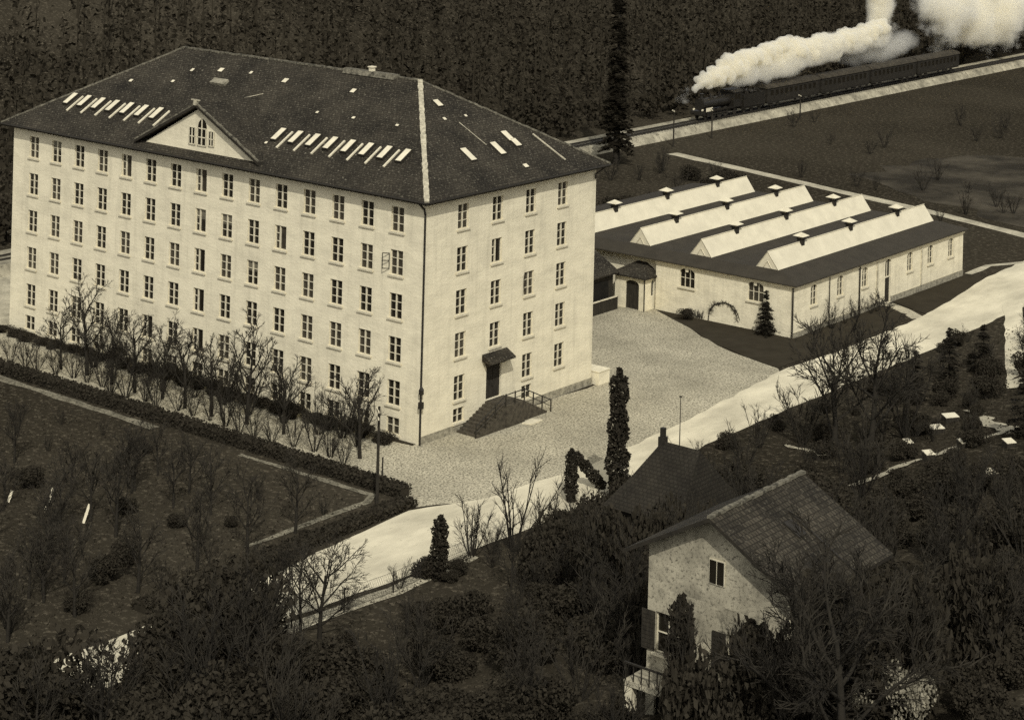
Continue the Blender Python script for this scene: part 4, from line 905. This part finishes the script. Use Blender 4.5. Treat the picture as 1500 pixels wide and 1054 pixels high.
def coach():
    t = thing('passenger_coach', 'first dark passenger coach behind the tender', 'railway coach', (TX, 164.2, TZ), 0, 'dark coaches of the train'); LN = 16.6
    b = MB(); ops = [(1.0 + i * 1.5, 1.95 + i * 1.5, 2.0, 2.85) for i in range(10)]
    facade(b, (1.4, 0, 0), (0, 1, 0), (1, 0, 0), LN, 1.0, 3.25, ops, .08); facade(b, (-1.4, 0, 0), (0, 1, 0), (-1, 0, 0), LN, 1.0, 3.25, ops, .08)
    b.quad((-1.4, 0, 1), (1.4, 0, 1), (1.4, 0, 3.25), (-1.4, 0, 3.25)); b.quad((1.4, LN, 1), (-1.4, LN, 1), (-1.4, LN, 3.25), (1.4, LN, 3.25)); b.build('body', COACH, t, uv=False)
    b = MB(); po = [(1.55 * math.cos(math.pi * k / 8), -.15, 3.253 + .62 * math.sin(math.pi * k / 8)) for k in range(9)]; b.prism(po, (0, LN + .3, 0)); b.build('roof', mat('grey coach roof', .03, .07, 1, tint=DARK), t, uv=False)
    for i in range(10): 
        for s in (-1, 1): b = MB(); b.box(s * 1.33 - .01, s * 1.33 + .01, 1.0 + i * 1.5, 1.95 + i * 1.5, 2.0, 2.85); b.build('window', GLASS, t, uv=False)
    b = MB(); b.box(-1.35, 1.35, .1, LN - .1, .8, .997); b.box(1.3, 1.6, .1, LN - .1, .55, .62); b.build('underframe', IRON, t, uv=False)
    for y in (2.2, 4.2, LN - 4.2, LN - 2.2):
        for s in (-1, 1): b = MB(); wheel(b, s * .78, y, .48); b.build('wheel', IRON, t, uv=False)
    return t
c0 = coach()
for i in range(1, 4): dup(c0, (TX, 164.2 + 17.4 * i, TZ), 0, 1.0, '%s dark passenger coach behind the tender%s' % (wn[i], ', the last one' if i == 3 else ''), 'dark coaches of the train')
# steam: billows merged into one lumpy surface, then a thin drifting volume behind
rg = random.Random(4)
path = [(144.9, 6.1, .5), (147.2, 7.2, 1.35), (151, 7.6, 1.95), (156, 8.6, 2.45), (161, 9.4, 2.2), (167.4, 9.5, 2.45), (173.9, 9.9, 2.5), (180.6, 9.5, 2.3), (187.5, 9.5, 2.6), (194.7, 9.9, 2.35), (200.8, 10.6, 2.0), (206, 12.2, 1.7)]
def blob(mb, c, r, n=8):
    o = len(mb.v)
    for i in range(n + 1):
        th_ = math.pi * i / n
        for k in range(n * 2): ph = math.pi * k / n; mb.v.append((c[0] + r * math.sin(th_) * math.cos(ph), c[1] + r * math.sin(th_) * math.sin(ph), c[2] + r * math.cos(th_)))
    for i in range(n):
        for k in range(n * 2): k2 = (k + 1) % (n * 2); mb.f.append((o + i * n * 2 + k, o + (i + 1) * n * 2 + k, o + (i + 1) * n * 2 + k2, o + i * n * 2 + k2)); mb.m.append(0)
sm = MB()
for (y0_, z0_, r0), (y1_, z1_, r1) in zip(path, path[1:]):
    for t in (0, .33, .66):
        y_, z_, r_ = y0_ + (y1_ - y0_) * t, z0_ + (z1_ - z0_) * t, (r0 + (r1 - r0) * t) * .95
        blob(sm, (TX, y_, z_), r_ * .8)
        for k in range(7): v = rv(rg); blob(sm, (TX + v.x * r_ * .8, y_ + v.y * r_ * .7, z_ + v.z * r_ * .75), r_ * rg.uniform(.22, .5))
stm = sm.build('steam_plume', STEAM, uv=False, smooth=True); tag(stm, 'thick white steam plume trailing back from the locomotive chimney', 'steam', kind='stuff')
rm = stm.modifiers.new('remesh', 'REMESH'); rm.mode = 'VOXEL'; rm.voxel_size = .22; rm.use_smooth_shade = True
tx = bpy.data.textures.new('billow', 'CLOUDS'); tx.noise_scale = 1.3; tx.noise_depth = 4
dm = stm.modifiers.new('billow', 'DISPLACE'); dm.texture = tx; dm.strength = 1.1; dm.mid_level = .5; dm.texture_coords = 'GLOBAL'
sv = bpy.data.materials.new('dense steam'); sv.use_nodes = True; N = sv.node_tree.nodes; N.remove(N['Principled BSDF'])
pv = N.new('ShaderNodeVolumePrincipled'); pv.inputs['Color'].default_value = (.995, .965, .86, 1); pv.inputs['Density'].default_value = 1.5; sv.node_tree.links.new(pv.outputs[0], N['Material Output'].inputs['Volume'])
stm.data.materials.clear(); stm.data.materials.append(sv)
def drift(c, rad, tilt, label, dens, thr):
    mb = MB(); blob(mb, (0, 0, 0), 1, 16); o = mb.build('drifting_steam', STEAM, uv=False); o.location = c; o.scale = rad; o.rotation_euler = (tilt, 0, 0); tag(o, label, 'steam', kind='stuff')
    vm = bpy.data.materials.new('drifting steam'); vm.use_nodes = True; nt = vm.node_tree; N = nt.nodes; L = nt.links; N.remove(N['Principled BSDF'])
    pv = N.new('ShaderNodeVolumePrincipled'); pv.inputs['Color'].default_value = (.995, .965, .86, 1)
    tc = N.new('ShaderNodeTexCoord'); mp = N.new('ShaderNodeMapping'); mp.inputs['Scale'].default_value = [v * .085 for v in rad]; mp.inputs['Location'].default_value = (c[1], 1.7, 0); L.new(tc.outputs['Object'], mp.inputs['Vector'])
    nz = N.new('ShaderNodeTexNoise'); nz.inputs['Scale'].default_value = 1; nz.inputs['Detail'].default_value = 7; nz.inputs['Roughness'].default_value = .62; L.new(mp.outputs[0], nz.inputs['Vector'])
    ln = N.new('ShaderNodeVectorMath'); ln.operation = 'LENGTH'; L.new(tc.outputs['Object'], ln.inputs[0])
    fa = N.new('ShaderNodeMapRange'); fa.inputs['From Min'].default_value = .25; fa.inputs['From Max'].default_value = 1; fa.inputs['To Min'].default_value = 0; fa.inputs['To Max'].default_value = .42; L.new(ln.outputs['Value'], fa.inputs['Value'])
    sb = N.new('ShaderNodeMath'); sb.operation = 'SUBTRACT'; L.new(nz.outputs['Fac'], sb.inputs[0]); L.new(fa.outputs[0], sb.inputs[1])
    mr = N.new('ShaderNodeMapRange'); mr.inputs['From Min'].default_value = thr; mr.inputs['From Max'].default_value = thr + .22; mr.inputs['To Min'].default_value = 0; mr.inputs['To Max'].default_value = dens
    L.new(sb.outputs[0], mr.inputs['Value']); L.new(mr.outputs[0], pv.inputs['Density']); L.new(pv.outputs[0], N['Material Output'].inputs['Volume'])
    o.data.materials.clear(); o.data.materials.append(vm)
drift((TX - 2, 208.5, 17), (4, 6, 13), R(-20), 'tall bright column of steam rising behind the end of the plume', 2.0, .31)
drift((TX - 3, 254, 11), (11, 44, 14), R(4), 'wide thin steam haze drifting over the rear coaches', 1.5, .345)
drift((TX + .5, 180, 8.6), (3.2, 44, 3.6), R(4), 'torn white wisps of steam wrapped round the plume', 1.6, .26)
drift((TX - 1, 205, 7.2), (3.5, 26, 3.4), R(3), 'thin grey smoke hanging between plume and coach roofs', .22, .28)

# ------------------------------------------------------------------ far forest: one mass
fo_ = MB(); rg = random.Random(12)
def ftree(x, y, H, W, con):
    z = hill(x, y)
    fo_.tube([(x, y, z - .2), (x + rg.uniform(-.4, .4), y, z + H * .75)], [.22, .08], 3, cap=False)
    for i in range(72):
        if con: f = rg.random() ** 1.3; q = W * (1 - f) * .95 * (rg.random() ** .5) + .1; a = rg.uniform(0, 6.283); p = Vector((x + math.cos(a) * q, y + math.sin(a) * q, z + H * (.06 + .94 * f)))
        else: v = rv(rg) * (rg.random() ** .4); p = Vector((x + v.x * W * 1.1, y + v.y * W * 1.1, z + H * .6 + v.z * H * .4))
        card(fo_, p, rg.uniform(.22, .6), rg)
cnt = 0
y = -60
while y < 620:
    x = -88 if y < 330 else -84
    d = 0
    while x > -260:
        xx, yy = x + rg.uniform(-2, 2), y + rg.uniform(-2, 2); u, v = px_of((xx, yy, hill(xx, yy)))
        if -120 < u < 1650 and v < 480 and not (0 < u < 100 and 40 < v < 110 and xx < -100 and rg.random() < .93):
            ftree(xx, yy, rg.uniform(9, 19), rg.uniform(2, 3.4), rg.random() < .6); cnt += 1
        x -= 4.6 + d * .25; d += 1
    y += 5.2
# thicket on the flat between mill and railway
for i in range(230):
    xx, yy = rg.uniform(-88, -77.5), rg.uniform(20, 330); ftree(xx, yy, rg.uniform(2, 5.5), rg.uniform(1.2, 2.2), rg.random() < .3)
tag(fo_.build('forest', FOREST, uv=False), 'dark wooded hillside filling the background behind the railway', 'forest', kind='stuff')
print('forest trees', cnt, len(fo_.f))
q = hit(902, 240, (0, 0, 0), (0, 0, 1)); plant('pop', (q.x, q.y, 0), (1, 1, 1.05), 'tall dark narrow spruce standing before the railway bank')
# scattered low bushes on the flat ground behind mill and shed
for i in range(48):
    xx, yy = rg.uniform(-62, -4), rg.uniform(88, 230)
    if abs(yy - (112 - (xx + 13) * .24)) < 3: continue
    plant('multi%d' % (i % 3), (xx, yy, 0), rg.uniform(.4, .75), 'small bare bush in the rough meadow between shed and railway', 'bare bushes in the meadow by the railway')
for i in range(34):
    xx, yy = rg.uniform(-64, -34), rg.uniform(30, 110)
    plant('bush%d' % (i % 3), (xx, yy, 0), rg.uniform(.7, 1.5), 'dark shrub on the flat ground behind the mill', 'dark shrubs behind the mill')
for i in range(9):
    xx = -53 - rg.uniform(0, 16); yy = rg.uniform(-8, 4) if i < 5 else rg.uniform(24, 36)
    if px_of((xx, yy, 0))[0] > 17: xx -= 4
    plant('bush%d' % (i % 3), (xx, yy, 0), rg.uniform(.4, .7), 'dark shrub at the far end of the mill', 'dark shrubs at the far end of the mill')

# ------------------------------------------------------------------ undergrowth on the near slope and in the garden
occupied = []
def blocked(x, y, z, h):
    u, v = px_of((x, y, z)); u2, v2 = px_of((x, y, z + h))
    if 915 < u < 1115 and v > 790 and v2 < 1035 and y < -37.2: return True          # keep the villa's gable wall open
    if 1010 < u < 1240 and v > 760 and v2 < 900 and x > 48: return True              # and its roof
    return False
nb = ns = nt_ = 0; rg = random.Random(77)
x = 19.0
while x < 80:
    y = -80
    while y < 95:
        xx, yy = x + rg.uniform(-1.4, 1.4), y + rg.uniform(-1.5, 1.5); z = hill(xx, yy); u, v = px_of((xx, yy, z)); y += 3.5
        if not (-60 < u < 1560 and v < 1200): continue
        if 44.5 < xx < 58.5 and -39.5 < yy < -23 or 30 < xx < 37.5 and -16.5 < yy < -5: continue
        near = xx < 22
        if near and yy > -34:
            if 1440 < u < 1510: continue
            if -34 < yy < 14: s = rg.uniform(.3, .5)
            else: s = rg.uniform(.5, .9)
        else: s = rg.uniform(.8, 1.45)
        if yy < -36 and xx < 27: s = rg.uniform(1.3, 1.9)
        if 1150 < u and 590 < v < 720: s *= .55
        if u > 1340 and v < 560: s *= .8
        if 1170 < u < 1390 and v > 1010: continue
        if 1450 < u < 1502 and 440 < v < 660 or blocked(xx, yy, z, 2.6 * s): continue
        k = rg.random()
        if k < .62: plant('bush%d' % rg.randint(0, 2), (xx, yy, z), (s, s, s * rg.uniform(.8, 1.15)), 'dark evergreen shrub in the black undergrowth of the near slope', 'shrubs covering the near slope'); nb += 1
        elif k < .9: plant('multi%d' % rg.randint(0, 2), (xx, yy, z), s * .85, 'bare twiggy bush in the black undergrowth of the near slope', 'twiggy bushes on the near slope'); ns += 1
        elif not near and not blocked(xx, yy, z, 6) and v > 800 and not (880 < u < 1300): plant('bare%d' % rg.randint(0, 2), (xx, yy, z), rg.uniform(.6, .85), 'bare tree rising from the black undergrowth of the near slope', 'bare trees on the near slope'); nt_ += 1
    x += 3.3
print('slope', nb, ns, nt_)
for i, (px, py, k, s) in enumerate(((820, 850, 'fir0', .95), (852, 830, 'fir1', .9), (880, 800, 'fir0', .85), (930, 770, 'fir1', .8), (790, 862, 'fir1', .75), (1500, 640, 'fir0', .7), (1340, 590, 'fir1', .62), (1390, 560, 'fir0', .66), (1440, 545, 'fir1', .6), (940, 850, 'fir0', .95), (965, 820, 'fir1', .9), (990, 800, 'fir0', .85), (915, 815, 'fir1', .95), (1015, 775, 'fir0', .7), (905, 880, 'fir0', .9))):
    k = 'bush%d' % (i % 3) if i < 5 or i > 8 else k
    plant(k, tuple(at(px, py)), (s * 1.3, s * 1.3, s * 2.3) if k[0] == 'b' else (s * 1.6, s * 1.6, s * 1.25), 'tall dark evergreen bush in the group beside the columnar yews' if i < 5 else 'tall dark evergreen bush near the small dark gabled house' if i > 8 else 'dark fir tree behind the hillside garden near the right edge', 'tall bushes beside the columnar yews' if i < 5 else 'tall bushes near the gabled house' if i > 8 else 'firs near the right edge')
# garden left of the road
n1 = 0; x = -46
while x < 7:
    y = -16.0
    while y > -62:
        xx, yy = x + rg.uniform(-1.8, 1.8), y + rg.uniform(-1.5, 1.5); u, v = px_of((xx, yy, 0)); y -= 4.6
        if not (-70 < u < 1500 and v < 1150): continue
        tall = v > 790 or (u < 330 and v > 700)
        k = rg.random()
        if k < .28 and tall: plant('bare%d' % rg.randint(0, 2), (xx, yy, 0), rg.uniform(.5, .75), 'bare fruit tree in the dark garden left of the road', 'bare fruit trees in the dark garden')
        elif k < .6: plant('multi%d' % rg.randint(0, 2), (xx, yy, 0), rg.uniform(.35, .6) if tall else .3, 'bare bush in the dark garden left of the road', 'bare bushes in the dark garden')
        elif k < .85: s = rg.uniform(.5, .9) if tall else .35; plant('bush%d' % rg.randint(0, 2), (xx, yy, 0), s, 'dark shrub in the dark garden left of the road', 'dark shrubs in the dark garden')
        n1 += 1
    x += 4.4
print('garden', n1)
for i in range(24):
    yy = -35.5 - i * 1.75
    if -48 < yy < -43.4 or -63 < yy < -60: continue
    k = i % 3; sc_ = 1.5 + .25 * ((i * 7) % 4)
    plant('bush%d' % k, (17.6 + .5 * (i % 2) + max(0, (-yy - 40) * -.06), yy), (sc_, sc_, sc_ * 1.25), 'tall dark bush screening the lower left stretch of the road', 'tall bushes screening the road')
    if i % 2 == 0: plant('bare%d' % k, (19.5 + (i % 3), yy - .5), rg.uniform(.8, 1.05), 'bare tree behind the tall bushes along the lower left road', 'bare trees along the lower left road')
for i in range(84):
    xx = rg.uniform(-38, 4); yy = rg.uniform(-52, -21 if xx < -14 else -17.5); u, v = px_of((xx, yy, 0))
    if not (-60 < u < 1500 and v < 1120): continue
    plant('bare%d' % (i % 3), (xx, yy), rg.uniform(.6, .95), 'bare orchard tree in the dark garden below the long hedge', 'bare orchard trees in the dark garden')
for i, yy in enumerate((-20, -24.5, -29, -34, -39, -44, -50)):
    plant('bare%d' % (i % 3), (6.2, yy), .85, 'bare tree inside the hedge along the road', 'bare trees inside the road hedge')
# planks, cold frames, pale shrubs, villa planting
for i, (px, py, l) in enumerate(((66, 748, 1.6), (122, 766, 1.3), (12, 735, .8))):
    b = MB(); b.box(-.09, .09, -.03, .03, 0, l); b.box(-.11, .11, -.05, -.032, l * .45, l * .52); o = b.build('board', TRIM, uv=False); o.location = at(px, py); o.rotation_euler = (R(-28), R(14), YAW); tag(o, ('widest of the pale boards leaning in the dark garden', 'narrow pale board leaning right of the widest board in the garden', 'pale board leaning in the garden at the left edge')[i], 'board')
for i, (px, py, wd) in enumerate(((1202, 672, 1.5), (1392, 617, 2.0), (1371, 634, 1.9), (1092, 716, 1.6), (1412, 655, 1.3), (1360, 672, 1.2), (1450, 700, 1.5), (1478, 655, 1.3), (1330, 655, 1.0))):
    t = thing('cold_frame', ('pale cold frame below the large roadside trees', 'topmost pale cold frame in the hillside garden', 'pale cold frame just below the topmost one', 'narrow pale cold frame above the villa roof ridge', 'pale cold frame beside the garden path, right one', 'pale cold frame beside the garden path, left one', 'pale cold frame among shrubs near the right edge, lower one', 'pale cold frame among shrubs near the right edge, upper one', 'smallest pale cold frame left of the garden path')[i], 'cold frame', at(px, py) + Vector((0, 0, .05)), YAW + R(20))
    b = MB(); wd *= .62; b.box(-wd / 2, wd / 2, -.35, .35, -.2, .35); b.build('box', WOOD, t, uv=False); b = MB(); b.prism([(-wd / 2, -.37, .36), (wd / 2, -.37, .36), (wd / 2, .37, .5), (-wd / 2, .37, .5)], (0, 0, .04)); b.build('lid', GLASSW, t, uv=False)
for i, (px, py, s) in enumerate(((1243, 1085, 1.25), (1262, 960, .7), (1335, 1085, 1.15))):
    plant('pale', tuple(at(px, py)), (s * .8, s * .8, s * 1.25), ('pale blossoming shrub right of the villa at the bottom edge', 'pale blossoming shrub right of the villa, uppermost of three', 'pale blossoming shrub furthest right at the bottom edge')[i])
plant('bush1', (53.6, -41.2), (.8, .8, 1.5), 'dark shrub before the villa terrace, right end')
plant('bare0', (50.9, -40.2), (.6, .6, 1.12), 'dark bare tree growing close before the villa gable'); plant('col1', (50.2, -39.3), (1.15, 1.15, 1.5), 'dark ragged yew column before the middle of the villa gable'); plant('bush2', (47.2, -40.6), (.8, .8, 1.0), 'dark shrub under the left villa window'); plant('multi1', (48.3, -41.5), .9, 'bare bush before the villa garden door')
plant('col1', (53.6, -38.5), (1.3, 1.3, 1.2), 'dark yew column at the right corner of the villa')
for i, (x, y, k, s) in enumerate(((56.4, -41.6, 'bush0', 1.25), (58.4, -39.2, 'fir1', 1.3), (60.0, -36.0, 'bush1', 1.3), (55.0, -44.6, 'bush2', 1.2), (58.5, -33.0, 'bush0', 1.2), (57.0, -36.0, 'bush2', 1.3), (61.5, -30.5, 'bush0', 1.3))):
    if k[0] == 'f': plant(k, (x, y), (s * 1.4, s * 1.4, s), 'tall dark fir at the right corner of the villa'); continue
    plant(k, (x, y), (s * 1.1, s * 1.1, s * (2.6 if i < 9 else 1.6)), 'tall dark evergreen bush crowding the right side of the villa', 'tall bushes crowding the villa')
    if i % 2 == 0: plant('bare%d' % (i % 3), (x + 1.2, y - 1.0), (.9, .9, 1.1), 'bare dark tree among the tall bushes right of the villa', 'bare trees right of the villa')
for i, (x, y, h_) in enumerate(((31.6, -19.6, 2.6), (33.8, -21.6, 3.3), (36.2, -22.2, 3.5), (38.6, -22.8, 3.6), (40.8, -23.2, 3.6), (42.6, -25, 3.4), (29.8, -17.4, 2.2), (42.4, -30, 2.7), (40.4, -27, 3.0))):
    plant('bush%d' % (i % 3), (x, y), (1.25, 1.25, h_), 'tall dark evergreen bush between the villa and the small dark house', 'tall bushes left of the villa')
    if i % 3 == 1: plant('bare%d' % (i % 3), (x - .6, y - 1.2), (.9, .9, 1.15), 'bare dark tree among the tall bushes left of the villa', 'bare trees left of the villa')
for i, (x, y, k, sc_) in enumerate(((59.0, -41.8, 'big0', .95), (61.6, -44.4, 'big1', 1.0))):
    plant(k, (x, y), sc_, ('tall bare tree shading the villa gable, nearest its right corner', 'tall bare tree shading the villa gable, nearest the bottom edge')[i])
# rough grass tufts, uncountable
tf = MB(); rg = random.Random(9)
for i in range(40000):
    if i % 3: xx, yy = rg.uniform(18, 62), rg.uniform(-60, 75)
    else: xx, yy = rg.uniform(-46, 8), rg.uniform(-60, -12.5)
    z = hill(xx, yy); u, v = px_of((xx, yy, z))
    if not (-20 < u < 1520 and v < 1090): continue
    if 8 < xx < 17.5 or 44 < xx < 58 and -39 < yy < -23: continue
    a = rg.uniform(0, 6.28); s = rg.uniform(.06, .17); c, q = math.cos(a) * s, math.sin(a) * s
    tf.add([(xx - c, yy - q, z - .04), (xx + c, yy + q, z - .04), (xx + c * .3 + rg.uniform(-.1, .1), yy + q * .3, z + s * 1.1)], [(0, 1, 2)])
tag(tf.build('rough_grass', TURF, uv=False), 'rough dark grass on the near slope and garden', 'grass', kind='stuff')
for k in PT.values():
    for ch in k.children: bpy.data.objects.remove(ch)
    bpy.data.objects.remove(k)
